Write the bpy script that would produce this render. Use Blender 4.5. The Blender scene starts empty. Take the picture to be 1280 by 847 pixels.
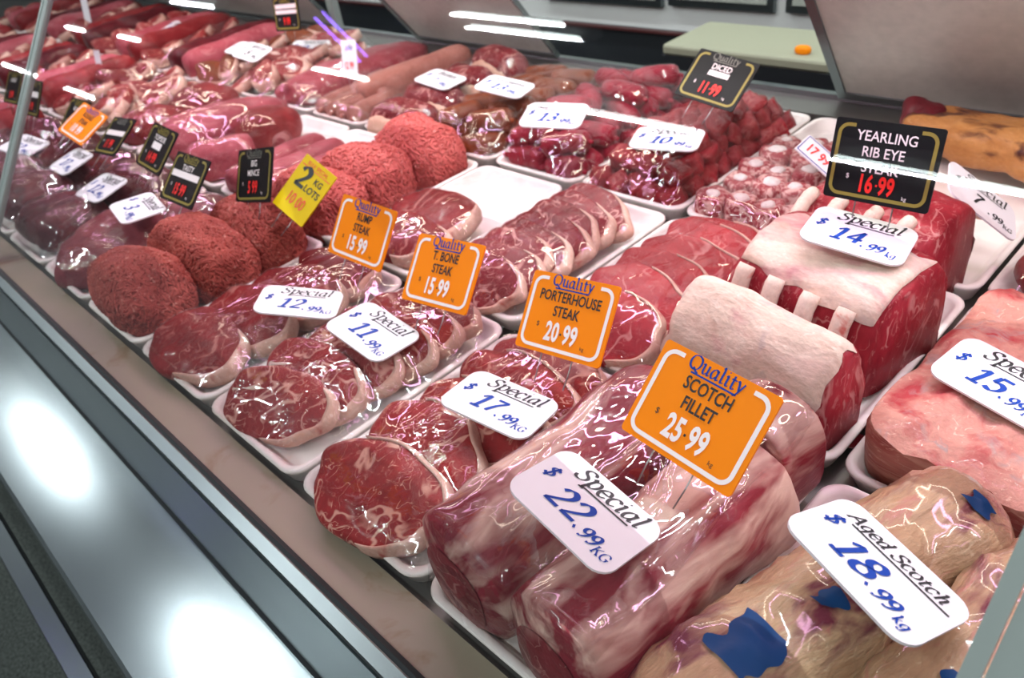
import bpy, math, random
import numpy as np
from mathutils import Vector, Matrix, Quaternion, noise
from mathutils.bvhtree import BVHTree

PI = math.pi
S = 0.48                      # metres per layout unit (camera height above the tray rims)
scene = bpy.context.scene
COL = scene.collection
rnd = random.Random(7)

# ------------------------------------------------------------------ camera
R = Matrix(((0.70061873, 0.33037572, -0.6324439),
            (0.69941502, -0.49343756, 0.5170474),
            (-0.14125167, -0.80459385, -0.57678133)))
cam_d = bpy.data.cameras.new('camera')
cam = bpy.data.objects.new('camera', cam_d)
COL.objects.link(cam)
right, down, fwd = R.col[0], R.col[1], R.col[2]
m = Matrix.Identity(4)
for i in range(3):
    m[i][0] = right[i]; m[i][1] = -down[i]; m[i][2] = -fwd[i]
m[2][3] = 1.0 * S
cam.matrix_world = m
cam_d.sensor_width = 36
cam_d.lens = 967.687 / 1280 * 36
cam_d.clip_start = 0.01
cam_d.dof.use_dof = True
cam_d.dof.focus_distance = 1.13 * S
cam_d.dof.aperture_fstop = 10
scene.camera = cam

# ------------------------------------------------------------------ view, world
scene.view_settings.view_transform = 'Standard'
scene.view_settings.look = 'None'
scene.view_settings.gamma = 1
scene.view_settings.use_curve_mapping = False
scene.view_settings.exposure = 0.30
scene.cycles.use_denoising = True
scene.cycles.max_bounces = 10
scene.cycles.transparent_max_bounces = 16
scene.cycles.sample_clamp_indirect = 4
world = bpy.data.worlds.new('world')
scene.world = world
world.use_nodes = True
world.node_tree.nodes['Background'].inputs[0].default_value = (0.85, 0.9, 1.0, 1)
world.node_tree.nodes['Background'].inputs[1].default_value = 0.16


def area(name, loc, rot, sx, sy, power, color):
    d = bpy.data.lights.new(name, 'AREA')
    d.shape = 'RECTANGLE'; d.size = sx * S; d.size_y = sy * S
    d.energy = power; d.color = color
    o = bpy.data.objects.new(name, d)
    o.location = Vector(loc) * S
    o.rotation_euler = rot
    COL.objects.link(o)
    return o


TUBE_STRENGTH = 30
CASE_PINK = (1.0, 0.50, 0.86)
CASE_WARM = (1.0, 0.86, 0.68)
COOL = (0.90, 0.98, 1.0)
# one strip light under each ceiling tube: x0, x1, y, z (all burn alike)
TUBES = [(-4.65, -3.16, -2.13, 4.0), (-2.15, -0.65, -2.13, 4.0), (-8.57, -7.42, -2.26, 4.0), (-15.0, -14.0, -2.42, 4.0), (-17.8, -16.7, -2.48, 4.0),
         (-5.52, -4.2, -1.36, 4.0), (-5.38, -4.06, -1.47, 4.0), (-11.6, -10.3, -1.6, 4.0),
         (-22.0, -20.0, -4.45, 4.0), (-27.5, -24.2, -4.42, 4.0),
         (0.6, 3.1, -2.16, 4.0), (0.6, 3.1, -4.45, 4.0),  # unseen tubes to the right, added to help light the deck
         (-5.6, -4.2, .32, 4.0), (-10.3, -8.7, .28, 4.0), (0.2, 1.6, .32, 4.0),
         (-6.0, -3.5, 2.7, 4.0), (-2.6, -0.1, 2.7, 4.0), (0.9, 3.4, 2.7, 4.0)]  # unseen service-side tubes, added for more light and film highlights
TUBE_W = 6.0                 # watts per layout unit of tube
for x0, x1, y, z in TUBES:
    area('ceiling_tube_light', ((x0 + x1) / 2, y, z - .04), (0, 0, 0), x1 - x0, .016, TUBE_W * (x1 - x0), COOL)
area('case_lamp_light', (-2.4, 1.30, 0.955), (0, 0, 0), 6.4, 0.04, 4.6, CASE_PINK)
area('case_lamp_light', (-2.4, 1.62, 0.955), (0, 0, 0), 6.4, 0.04, 4.6, CASE_WARM)


# ------------------------------------------------------------------ materials
def lin(h):
    h = h.lstrip('#')
    c = [int(h[i:i + 2], 16) / 255 for i in (0, 2, 4)]
    return tuple((x / 12.92 if x <= 0.04045 else ((x + 0.055) / 1.055) ** 2.4) for x in c) + (1,)


def newmat(name):
    mt = bpy.data.materials.new(name)
    mt.use_nodes = True
    nt = mt.node_tree
    return mt, nt, nt.nodes['Principled BSDF']


def N(nt, typ, **kw):
    n = nt.nodes.new(typ)
    for k, v in kw.items():
        if k.startswith('i_'):
            n.inputs[k[2:].replace('_', ' ')].default_value = v
        else:
            setattr(n, k, v)
    return n


def ramp(nt, fac, stops, interp='LINEAR'):
    r = nt.nodes.new('ShaderNodeValToRGB')
    r.color_ramp.interpolation = interp
    els = r.color_ramp.elements
    while len(els) < len(stops):
        els.new(0.5)
    for e, (p, c) in zip(els, stops):
        e.position = p; e.color = c
    nt.links.new(fac, r.inputs[0])
    return r.outputs[0]


def mix(nt, fac, a, b, mode='MIX'):
    n = nt.nodes.new('ShaderNodeMix')
    n.data_type = 'RGBA'; n.blend_type = mode
    for sock, v in ((n.inputs[0], fac), (n.inputs[6], a), (n.inputs[7], b)):
        if hasattr(v, 'is_output'):
            nt.links.new(v, sock)
        else:
            sock.default_value = v
    return n.outputs[2]


def coords(nt, rand=True, scale=(1, 1, 1)):
    tc = nt.nodes.new('ShaderNodeTexCoord')
    mp = nt.nodes.new('ShaderNodeMapping')
    mp.inputs['Scale'].default_value = scale
    nt.links.new(tc.outputs['Object'], mp.inputs[0])
    if rand:
        oi = nt.nodes.new('ShaderNodeObjectInfo')
        mu = N(nt, 'ShaderNodeMath', operation='MULTIPLY'); mu.inputs[1].default_value = 17.3
        nt.links.new(oi.outputs['Random'], mu.inputs[0])
        nt.links.new(mu.outputs[0], mp.inputs['Location'])
    return mp.outputs[0]


def tex_noise(nt, co, scale, detail=3, rough=0.55, dist=0.0):
    n = N(nt, 'ShaderNodeTexNoise')
    n.inputs['Scale'].default_value = scale
    n.inputs['Detail'].default_value = detail
    n.inputs['Roughness'].default_value = rough
    n.inputs['Distortion'].default_value = dist
    nt.links.new(co, n.inputs['Vector'])
    return n


def warp(nt, co, scale, amt):
    n = tex_noise(nt, co, scale, 2)
    v = N(nt, 'ShaderNodeVectorMath', operation='MULTIPLY_ADD')
    nt.links.new(n.outputs['Color'], v.inputs[0])
    v.inputs[1].default_value = (amt, amt, amt)
    nt.links.new(co, v.inputs[2])
    return v.outputs[0]


def bump(nt, h, strength, dist, prev=None):
    b = N(nt, 'ShaderNodeBump')
    b.inputs['Strength'].default_value = strength
    b.inputs['Distance'].default_value = dist
    nt.links.new(h, b.inputs['Height'])
    if prev is not None:
        nt.links.new(prev, b.inputs['Normal'])
    return b.outputs[0]


def plain(name, col, rough=0.5, metal=0.0, coat=0.0, spec=0.5):
    mt, nt, p = newmat(name)
    p.inputs['Base Color'].default_value = lin(col) if isinstance(col, str) else col
    p.inputs['Roughness'].default_value = rough
    p.inputs['Metallic'].default_value = metal
    p.inputs['Coat Weight'].default_value = coat
    p.inputs['Specular IOR Level'].default_value = spec
    return mt


def meat(name, c1, c2, fat, seam=0.0, seam_w=0.03, seam_scale=22, fleck=0.5, patch=None, patch_scale=14,
         patch_lo=0.5, patch_hi=0.6, patch2=None, patch2_scale=20, rough=0.34, coat=0.25, grain=(1, 1, 1), bumpy=0.35, sss=0.08):
    """lean tone c1/c2 by soft noise, thin fat flecks, fat seams along cell borders, broad fat patches"""
    mt, nt, p = newmat(name)
    co = coords(nt, True, grain)
    big = tex_noise(nt, co, 26, 3, 0.6, 0.6)
    col = ramp(nt, big.outputs['Fac'], [(0.3, lin(c1)), (0.7, lin(c2))])
    fine = tex_noise(nt, co, 240, 3, 0.6)
    col = mix(nt, 0.22, col, ramp(nt, fine.outputs['Fac'], [(0.3, (0.25, 0.25, 0.25, 1)), (0.7, (1, 1, 1, 1))]), 'MULTIPLY')
    if fleck > 0:
        fn = tex_noise(nt, warp(nt, co, 60, 0.006), 120, 4, 0.62, 1.2)
        f = ramp(nt, fn.outputs['Fac'], [(0.60, (0, 0, 0, 1)), (0.68, (fleck, fleck, fleck, 1))])
        col = mix(nt, f, col, lin(fat))
    if seam > 0:
        acc = None
        for q, (sc, wd) in enumerate(((seam_scale, 1.0), (seam_scale * 2.3, .38))):
            sn = tex_noise(nt, warp(nt, co, 35, 0.012 + .01 * q), sc, 2.5, .5, .7)
            df = N(nt, 'ShaderNodeMath', operation='SUBTRACT'); df.inputs[1].default_value = .47 + .05 * q
            nt.links.new(sn.outputs['Fac'], df.inputs[0])
            ab = N(nt, 'ShaderNodeMath', operation='ABSOLUTE'); nt.links.new(df.outputs[0], ab.inputs[0])
            w_ = seam_w * wd
            f = ramp(nt, ab.outputs[0], [(0.0, (seam, seam, seam, 1)), (w_ * .45, (seam * .8,) * 3 + (1,)), (w_, (0, 0, 0, 1))])
            mk_ = tex_noise(nt, co, sc * 1.4, 1)
            msk = ramp(nt, mk_.outputs['Fac'], [(.40, (0, 0, 0, 1)), (.52, (1, 1, 1, 1))])
            f = mix(nt, 1.0, f, msk, 'MULTIPLY')
            acc = f if acc is None else mix(nt, 1.0, acc, f, 'LIGHTEN')
        col = mix(nt, acc, col, lin(fat))
    if patch:
        pn = tex_noise(nt, warp(nt, co, 20, 0.03), patch_scale, 4, 0.55, 0.4)
        f = ramp(nt, pn.outputs['Fac'], [(patch_lo, (0, 0, 0, 1)), (patch_hi, (1, 1, 1, 1))])
        col = mix(nt, f, col, lin(patch))
    if patch2:
        pn = tex_noise(nt, warp(nt, co, 50, 0.02), patch2_scale, 4, 0.6, 1.0)
        f = ramp(nt, pn.outputs['Fac'], [(.58, (0, 0, 0, 1)), (.70, (.85, .85, .85, 1))])
        col = mix(nt, f, col, lin(patch2))
    nt.links.new(col, p.inputs['Base Color'])
    p.inputs['Roughness'].default_value = min(.6, rough + .14)
    p.inputs['Coat Weight'].default_value = coat * .22
    p.inputs['Coat Roughness'].default_value = 0.06
    p.inputs['Specular IOR Level'].default_value = 0.16
    p.inputs['Subsurface Weight'].default_value = sss
    p.inputs['Subsurface Radius'].default_value = (0.010, 0.003, 0.002)
    p.inputs['Subsurface Scale'].default_value = 0.4
    nb = bump(nt, fine.outputs['Fac'], bumpy, 0.0012)
    nb = bump(nt, big.outputs['Fac'], bumpy, 0.004, nb)
    nt.links.new(nb, p.inputs['Normal'])
    return mt


M = {}
M['rump'] = meat('rump_lean', '#6c1418', '#882325', '#c98f84', seam=0.5, seam_w=0.02, seam_scale=15, fleck=0.15)
M['tbone'] = meat('t_bone_lean', '#7c2226', '#9a3536', '#d6a596', seam=0.75, seam_w=0.03, seam_scale=22, fleck=0.25)
M['scotch'] = meat('marbled_lean', '#7a171b', '#a02a2b', '#d8a592', seam=0.85, seam_w=0.026, seam_scale=20, fleck=0.3)
M['lapped'] = meat('chuck_lean', '#6b161d', '#86262d', '#d2a198', seam=0.7, seam_w=0.025, seam_scale=24, fleck=0.3)
M['sirloin'] = meat('sirloin_lean', '#8c1d27', '#a93138', '#dda9a2', seam=0.4, seam_w=0.015, seam_scale=14, fleck=0.15)
M['fat'] = meat('pale_fat', '#cfa48e', '#e0bfa6', '#ecd8c8', fleck=0.4, patch='#bd7c70', patch_scale=30, patch_lo=.62, patch_hi=.75, rough=.4)
M['rimfat'] = meat('rim_fat', '#c99a8a', '#dcb9a8', '#ead2c6', fleck=0.4, patch='#a8524c', patch_scale=32, patch_lo=.60, patch_hi=.72, rough=.4)
M['bone'] = meat('bone', '#cfb3a4', '#ddc8ba', '#eadcd2', fleck=0.5, patch='#b9645c', patch_scale=60, patch_lo=.6, patch_hi=.75, rough=.5, coat=.1)
M['whitebone'] = meat('white_bone', '#dccbc8', '#ece2e0', '#f6f2f0', fleck=0.2, rough=.45, coat=.15)
M['mince'] = meat('mince', '#8f3c36', '#b2564c', '#d89a8c', fleck=0.6, rough=.45, coat=.1)
M['mince_pale'] = meat('pale_mince', '#b04c48', '#ca6a64', '#e4a59a', fleck=0.5, rough=.48, coat=.05)
M['roast'] = meat('dark_roast', '#4a1019', '#681b24', '#935c60', seam=0.12, seam_w=0.02, seam_scale=12, fleck=0.06, rough=.3, coat=.4)
M['corned'] = meat('corned_roast', '#77323a', '#8e4248', '#b67a7a', fleck=0.1, rough=.3, coat=.4)
M['pinkmeat'] = meat('pink_cut', '#9b3e48', '#b35862', '#d79a98', seam=0.3, seam_w=0.02, seam_scale=14, fleck=0.2)
M['redlump'] = meat('red_cut', '#761a1f', '#8f2a2d', '#be7a74', seam=0.2, seam_w=0.02, seam_scale=12, fleck=0.1)
M['fillet'] = meat('fillet_log', '#7d2330', '#94353f', '#c99a94', fleck=0.2, patch='#d4b0a2', patch_scale=16, patch_lo=.47, patch_hi=.60,
                   grain=(1.4, 0.4, 1.4), rough=.3, coat=.4)
M['cutface'] = meat('cut_face', '#741f28', '#8b303a', '#c89a92', seam=0.5, seam_w=0.03, seam_scale=18, fleck=0.2)
M['aged'] = meat('aged_fat', '#b08a6c', '#c6a482', '#d6bd9e', fleck=0.45, patch='#6e3040', patch_scale=22, patch_lo=.52, patch_hi=.64, patch2='#b4776c', patch2_scale=34,
                 grain=(1.6, 0.5, 1.6), rough=.15, coat=3.5, bumpy=1.0)
M['brisket'] = meat('fat_slab', '#b77b70', '#c99384', '#d9b4a2', fleck=0.8, patch='#a03c40', patch_scale=30, patch_lo=.50, patch_hi=.68, patch2='#9c8a88', patch2_scale=24, rough=.38, coat=.3, bumpy=.9)
M['brisket_side'] = meat('slab_side', '#8f3a3a', '#b57767', '#d2a592', fleck=0.4, seam=.4, seam_w=.04, seam_scale=30, grain=(.4, .4, 2.5))
M['ribfat'] = meat('rib_fat_cap', '#cfae9e', '#e2cbbc', '#f0e2d8', fleck=0.3, patch='#b46474', patch_scale=20, patch_lo=.52, patch_hi=.74, patch2='#b9a49e', patch2_scale=24, grain=(.7, 1.3, 1), rough=.45, coat=.08, bumpy=.6)
M['riblean'] = meat('rib_lean', '#861a28', '#a2303a', '#cf9892', seam=0.5, seam_w=0.022, seam_scale=30, fleck=0.25, grain=(1, 1, .45))
M['oxtail'] = meat('oxtail_lean', '#8b2530', '#a53c45', '#dfb8b0', seam=0.85, seam_w=0.08, seam_scale=48, fleck=0.6)
M['dice'] = meat('diced_lean', '#801821', '#9c2a32', '#c98c86', seam=0.3, seam_w=0.025, seam_scale=30, fleck=0.2, coat=.4)
M['redsaus'] = meat('red_sausage', '#7f1228', '#a02238', '#c8767c', fleck=0.5, rough=.25, coat=.6)
M['brownsaus'] = meat('brown_sausage', '#6a301a', '#8a4626', '#a96a44', fleck=0.3, rough=.22, coat=.7)
M['palesaus'] = meat('pale_sausage', '#a26a5e', '#b78276', '#c99d92', fleck=0.3, rough=.28, coat=.5)
M['tan'] = meat('smoked_skin', '#a06a38', '#bd8852', '#d2aa78', fleck=0.3, patch='#4a2622', patch_scale=24, patch_lo=.50, patch_hi=.62, grain=(1.2, .6, 1.2))
M['bluelabel'] = plain('blue_print', '#0c3c6e', 0.45, spec=.2)
M['darkred'] = plain('dark_blood', '#7b1420', 0.15, coat=.8)


def foam():
    mt, nt, p = newmat('white_foam')
    co = coords(nt)
    n = tex_noise(nt, co, 700, 2)
    st = tex_noise(nt, co, 14, 3)
    col = ramp(nt, st.outputs['Fac'], [(0.5, lin('#efe9e4')), (0.8, lin('#e2cfc6'))])
    nt.links.new(col, p.inputs['Base Color'])
    p.inputs['Roughness'].default_value = 0.42
    nt.links.new(bump(nt, n.outputs['Fac'], 0.15, 0.0006), p.inputs['Normal'])
    return mt


M['foam'] = foam()


def film_mat(name, base, wr, scale, ridge=.0036):
    mt = bpy.data.materials.new(name)
    mt.use_nodes = True
    nt = mt.node_tree
    nt.nodes.clear()
    out = N(nt, 'ShaderNodeOutputMaterial')
    tr = N(nt, 'ShaderNodeBsdfTransparent'); tr.inputs[0].default_value = (0.97, 0.965, 0.97, 1)
    gl = N(nt, 'ShaderNodeBsdfGlossy'); gl.inputs['Roughness'].default_value = 0.012
    mx = N(nt, 'ShaderNodeMixShader')
    co = coords(nt, True)
    n1 = tex_noise(nt, warp(nt, co, 40, 0.02), scale, 2, 0.5, 0.8)
    n2 = tex_noise(nt, warp(nt, coords(nt, True, (1, 0.35, 1)), 18, 0.05), scale * 1.6, 1.5, 0.4, 0.5)
    sb = N(nt, 'ShaderNodeMath', operation='SUBTRACT'); sb.inputs[1].default_value = .5
    nt.links.new(n2.outputs['Fac'], sb.inputs[0])
    ab = N(nt, 'ShaderNodeMath', operation='ABSOLUTE'); nt.links.new(sb.outputs[0], ab.inputs[0])
    rdg = ramp(nt, ab.outputs[0], [(0.0, (1, 1, 1, 1)), (.05, (.35, .35, .35, 1)), (.16, (0, 0, 0, 1))], 'EASE')
    b = bump(nt, n1.outputs['Fac'], wr * .45, 0.005)
    b = bump(nt, rdg, wr, ridge, b)
    nt.links.new(b, gl.inputs['Normal'])
    lw = N(nt, 'ShaderNodeLayerWeight'); lw.inputs['Blend'].default_value = 0.5
    pw = N(nt, 'ShaderNodeMath', operation='POWER'); pw.inputs[1].default_value = 4.0
    nt.links.new(lw.outputs['Facing'], pw.inputs[0])
    ad = N(nt, 'ShaderNodeMath', operation='MULTIPLY_ADD'); ad.inputs[1].default_value = 0.14; ad.inputs[2].default_value = base
    nt.links.new(pw.outputs[0], ad.inputs[0])
    nt.links.new(ad.outputs[0], mx.inputs[0])
    nt.links.new(tr.outputs[0], mx.inputs[1]); nt.links.new(gl.outputs[0], mx.inputs[2])
    nt.links.new(mx.outputs[0], out.inputs[0])
    return mt


M['film'] = film_mat('cling_film', 0.085, 0.32, 20)
M['film_creased'] = film_mat('creased_cling_film', 0.11, 0.42, 13, .008)


def glass_mat():
    mt = bpy.data.materials.new('pane_glass')
    mt.use_nodes = True
    nt = mt.node_tree
    nt.nodes.clear()
    out = N(nt, 'ShaderNodeOutputMaterial')
    tr = N(nt, 'ShaderNodeBsdfTransparent'); tr.inputs[0].default_value = (0.985, 0.995, 0.99, 1)
    gl = N(nt, 'ShaderNodeBsdfGlossy'); gl.inputs['Roughness'].default_value = 0.012
    fr = N(nt, 'ShaderNodeFresnel'); fr.inputs['IOR'].default_value = 1.45
    mx = N(nt, 'ShaderNodeMixShader')
    nt.links.new(fr.outputs[0], mx.inputs[0])
    nt.links.new(tr.outputs[0], mx.inputs[1]); nt.links.new(gl.outputs[0], mx.inputs[2])
    nt.links.new(mx.outputs[0], out.inputs[0])
    return mt


M['glass'] = glass_mat()


def steel(name, c, rough, stretch=(0.03, 1, 1), scale=1400, amt=.015, stain=None, metal=.95):
    mt, nt, p = newmat(name)
    co = coords(nt, False, stretch)
    n = tex_noise(nt, co, scale, 3)
    col = ramp(nt, n.outputs['Fac'], [(0.3, tuple(x * (1 - amt) for x in lin(c)[:3]) + (1,)), (0.7, lin(c))])
    r = ramp(nt, n.outputs['Fac'], [(0.3, (rough * .96,) * 3 + (1,)), (0.7, (rough * 1.04,) * 3 + (1,))])
    blot = tex_noise(nt, coords(nt, False), 9, 4)
    col = mix(nt, 0.35, col, ramp(nt, blot.outputs['Fac'], [(0.3, (.7, .7, .7, 1)), (0.7, (1, 1, 1, 1))]), 'MULTIPLY')
    if stain:
        sn = tex_noise(nt, coords(nt, False), 11, 5, .65, .6)
        f = ramp(nt, sn.outputs['Fac'], [(0.56, (0, 0, 0, 1)), (0.72, (.8, .8, .8, 1))])
        col = mix(nt, f, col, lin(stain))
    nt.links.new(col, p.inputs['Base Color'])
    p.inputs['Roughness'].default_value = rough
    p.inputs['Metallic'].default_value = metal
    return mt


M['steel'] = steel('brushed_steel', '#8b9295', 0.19)
M['steel_bright'] = steel('polished_steel', '#9fa6a8', 0.26)
M['steel_dark'] = steel('shaded_steel', '#7d8586', 0.33)  # darker steel copy, the front face's dark reflection put into its colour
M['strip'] = steel('stained_steel', '#958c78', 0.42, stain='#76582c', metal=.2)
M['backsteel'] = steel('back_steel', '#8d8a86', 0.42)
M['door'] = steel('misted_panel', '#bec1b6', 0.45, (1, 1, 1), 60, .12, metal=.25)
M['gasket'] = plain('black_rubber', '#15171a', 0.6)
M['black'] = plain('black_plastic', '#17191d', 0.35)
M['blackboard'] = plain('black_card', '#0d0e11', 0.5, spec=.25)
M['white'] = plain('white_card', '#e6e4e8', 0.4, spec=.3)
M['orange'] = plain('orange_card', '#fb8a00', 0.5, spec=.2)
M['yellow'] = plain('yellow_card', '#ecd000', 0.5, spec=.2)
M['ink'] = plain('black_ink', '#1c1c22', 0.5)
M['blue'] = plain('blue_ink', '#123f9c', 0.5, spec=.2)
M['red'] = plain('red_ink', '#f0241f', 0.45)
M['orangered'] = plain('orange_red_ink', '#f0581a', 0.45)
M['pale'] = plain('white_ink', '#f6ecec', 0.5)
M['gold'] = plain('olive_gold_ink', '#8c7f36', 0.45)
M['greyink'] = plain('grey_ink', '#74736c', 0.5)
M['wire'] = plain('steel_wire', '#a9a9a9', 0.3, 1.0)
M['mullion'] = plain('pane_edge', '#848c88', 0.35, coat=.3)
M['board'] = plain('cutting_board', '#a09f88', 0.6)
M['wallwhite'] = plain('white_wall', '#d9d9d6', 0.5)
M['ceil'] = plain('grey_ceiling', '#8b8f92', 0.8, spec=.1)
M['darktrim'] = plain('dark_red_trim', '#4a1c1c', .5)
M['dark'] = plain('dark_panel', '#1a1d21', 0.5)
M['carpet'] = None


def carpet():
    mt, nt, p = newmat('dark_carpet')
    n = tex_noise(nt, coords(nt, False), 160, 5, .7)
    nt.links.new(ramp(nt, n.outputs['Fac'], [(0.35, lin('#161917')), (0.7, lin('#5a615b'))]), p.inputs['Base Color'])
    p.inputs['Roughness'].default_value = 0.9
    nt.links.new(bump(nt, n.outputs['Fac'], .8, .01), p.inputs['Normal'])
    return mt


M['carpet'] = carpet()


def emis(name, col, s):
    mt = bpy.data.materials.new(name)
    mt.use_nodes = True
    nt = mt.node_tree
    nt.nodes.clear()
    e = N(nt, 'ShaderNodeEmission'); e.inputs[0].default_value = col; e.inputs[1].default_value = s
    o = N(nt, 'ShaderNodeOutputMaterial')
    nt.links.new(e.outputs[0], o.inputs[0])
    return mt


M['tube'] = emis('lit_tube', (0.86, 1.0, 0.97, 1), TUBE_STRENGTH)
M['tube_violet'] = emis('lit_violet_tube', (0.25, 0.12, 1.0, 1), 22)


# ------------------------------------------------------------------ mesh helpers (layout units in, metres out)
def mk(name, V, F, mat, parent=None, smooth=True):
    me = bpy.data.meshes.new(name)
    V = np.asarray(V, float) * S
    me.from_pydata([tuple(v) for v in V], [], [tuple(int(i) for i in f) for f in F])
    if smooth:
        me.polygons.foreach_set('use_smooth', [True] * len(me.polygons))
    if mat is not None:
        me.materials.append(M[mat] if isinstance(mat, str) else mat)
    me.update()
    return link(name, me, parent)


def link(name, me, parent=None):
    o = bpy.data.objects.new(name, me)
    COL.objects.link(o)
    if parent is not None:
        o.parent = parent
    return o


def thing(name, label, cat, loc=(0, 0, 0), rot=(0, 0, 0), group=None, quat=None):
    o = bpy.data.objects.new(name, None)
    COL.objects.link(o)
    o.empty_display_size = 0.02
    o.location = Vector(loc) * S
    if quat is not None:
        o.rotation_mode = 'QUATERNION'; o.rotation_quaternion = quat
    else:
        o.rotation_euler = rot
    return tag(o, label, cat, group)


def tag(o, label, cat, group=None):
    o['label'] = label; o['category'] = cat
    if group:
        o['group'] = group
    return o


def struct(o):
    o['kind'] = 'structure'
    return o


def place(o, loc, rot=(0, 0, 0)):
    o.location = Vector(loc) * S
    o.rotation_euler = rot
    return o


def dup(root, loc, rot):
    r = root.copy(); COL.objects.link(r)
    r.location = Vector(loc) * S; r.rotation_euler = rot
    for ch in root.children:
        c = ch.copy(); COL.objects.link(c); c.parent = r
        for g in ch.children:
            d = g.copy(); COL.objects.link(d); d.parent = c
    return r


def box(x0, x1, y0, y1, z0, z1):
    V = [(x, y, z) for z in (z0, z1) for y in (y0, y1) for x in (x0, x1)]
    F = [(0, 2, 3, 1), (4, 5, 7, 6), (0, 1, 5, 4), (2, 6, 7, 3), (0, 4, 6, 2), (1, 3, 7, 5)]
    return V, F


def join(*parts):
    V, F = [], []
    for v, f in parts:
        o = len(V); V += [tuple(p) for p in v]; F += [tuple(i + o for i in q) for q in f]
    return V, F


def bevbox(x0, x1, y0, y1, z0, z1, b):
    """box with a rounded edge all round in plan and on top"""
    def ring(i, z):
        pts = []
        for cx, cy, a0 in ((x1 - b, y1 - b, 0), (x0 + b, y1 - b, PI / 2), (x0 + b, y0 + b, PI), (x1 - b, y0 + b, 1.5 * PI)):
            for k in range(4):
                a = a0 + k * PI / 6
                pts.append((cx + (b - i) * math.cos(a), cy + (b - i) * math.sin(a), z))
        return pts
    c = min(b, (z1 - z0) / 2) * .6
    return loft([ring(c, z0), ring(0, z0 + c), ring(0, z1 - c), ring(c * .4, z1 - c * .25), ring(c, z1)], True, True)


def loft(rings, cap0=True, cap1=True, closed=True):
    V = [tuple(p) for r in rings for p in r]
    n = len(rings[0]); F = []
    for i in range(len(rings) - 1):
        for j in range(n if closed else n - 1):
            a, b = i * n + j, i * n + (j + 1) % n
            F.append((a, b, b + n, a + n))
    if cap0:
        F.append(tuple(range(n - 1, -1, -1)))
    if cap1:
        o = (len(rings) - 1) * n
        F.append(tuple(range(o, o + n)))
    return V, F


def tube(pts, r, n=8, cap=True):
    pts = [Vector(p) for p in pts]
    rings = []
    up = Vector((0, 0, 1))
    for i, p in enumerate(pts):
        d = (pts[min(i + 1, len(pts) - 1)] - pts[max(i - 1, 0)]).normalized()
        s = d.cross(up)
        if s.length < 1e-3:
            s = d.cross(Vector((1, 0, 0)))
        s.normalize(); u = s.cross(d)
        rr = r[i] if hasattr(r, '__len__') else r
        rings.append([p + (s * math.cos(2 * PI * k / n) + u * math.sin(2 * PI * k / n)) * rr for k in range(n)])
    return loft(rings, cap, cap)


def nz(p, s, seed=0.0):
    return noise.noise(Vector((p[0] * s + seed, p[1] * s - seed * .7, p[2] * s + seed * 1.3)))


# ------------------------------------------------------------------ meat shapes
def lump(rx, ry, rz, seed, amp=0.12, freq=9, nu=28, nv=18, sq=2.4, flat=0.25):
    """rounded lump lying on z = 0"""
    V = []; F = []
    for i in range(nv + 1):
        ph = -PI / 2 + PI * i / nv
        for j in range(nu):
            th = 2 * PI * j / nu
            c, s = math.cos(th), math.sin(th)
            k = (abs(c) ** sq + abs(s) ** sq) ** (-1 / sq)
            cp = abs(math.cos(ph)) ** 0.8
            p = Vector((rx * k * c * cp, ry * k * s * cp, rz * math.copysign(abs(math.sin(ph)) ** .8, math.sin(ph))))
            d = 1 + amp * nz(p, freq, seed) + amp * .4 * nz(p, freq * 2.7, seed + 3)
            p *= d
            z = p.z + rz * (1 - flat)
            V.append((p.x, p.y, max(z, 0.0)))
    for i in range(nv):
        for j in range(nu):
            a, b = i * nu + j, i * nu + (j + 1) % nu
            F.append((a, b, b + nu, a + nu))
    return V, F


def log_shape(L, rx, rz, seed, amp=0.10, freq=7, n=30, m=30, e0=0.05, e1=0.05, bend=0.0, sq=2.6, taper=0.0):
    """long piece of meat along +y from 0 to L, resting on z = 0"""
    rings = []
    for i in range(m + 1):
        t = i / m
        y = L * t
        k = 1.0
        if t < e0:
            k = math.sqrt(max(0.0, 1 - (1 - t / e0) ** 2)) * .35 + .65
        if t > 1 - e1:
            k = math.sqrt(max(0.0, 1 - (1 - (1 - t) / e1) ** 2)) * .35 + .65
        k *= 1 - taper * t
        ring = []
        for j in range(n):
            a = 2 * PI * j / n
            c, s = math.cos(a), math.sin(a)
            q = (abs(c) ** sq + abs(s) ** sq) ** (-1 / sq)
            x, z = rx * k * q * c, rz * k * q * s
            d = 1 + amp * nz((x, y, z), freq, seed) + amp * .45 * nz((x, y, z), freq * 2.8, seed + 5)
            ring.append((x * d + bend * math.sin(PI * t), y, max(0, z * d + rz * .92)))
        rings.append(ring)
    return loft(rings, True, True)


def outline(kind, n, seed):
    """polar outline of a steak, radius about 1"""
    r_ = random.Random(seed)
    ph = [r_.uniform(0, 2 * PI) for _ in range(4)]
    pts = []
    for j in range(n):
        a = 2 * PI * j / n
        r = 1 + .05 * math.sin(2 * a + ph[0]) + .045 * math.sin(3 * a + ph[1]) + .03 * math.sin(5 * a + ph[2]) + .015 * math.sin(9 * a + ph[3])
        if kind == 'half':                     # sirloin: straighter near side, rounded fat side
            r *= 1 - .16 * math.exp(-((a - PI * 1.1) / .7) ** 2)
        if kind == 'notch':                    # t-bone: tapering tail
            r *= 1 + .22 * math.exp(-((a - 5.2) / .4) ** 2) - .16 * math.exp(-((a - 3.4) / .55) ** 2)
        pts.append(r)
    return pts


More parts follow.
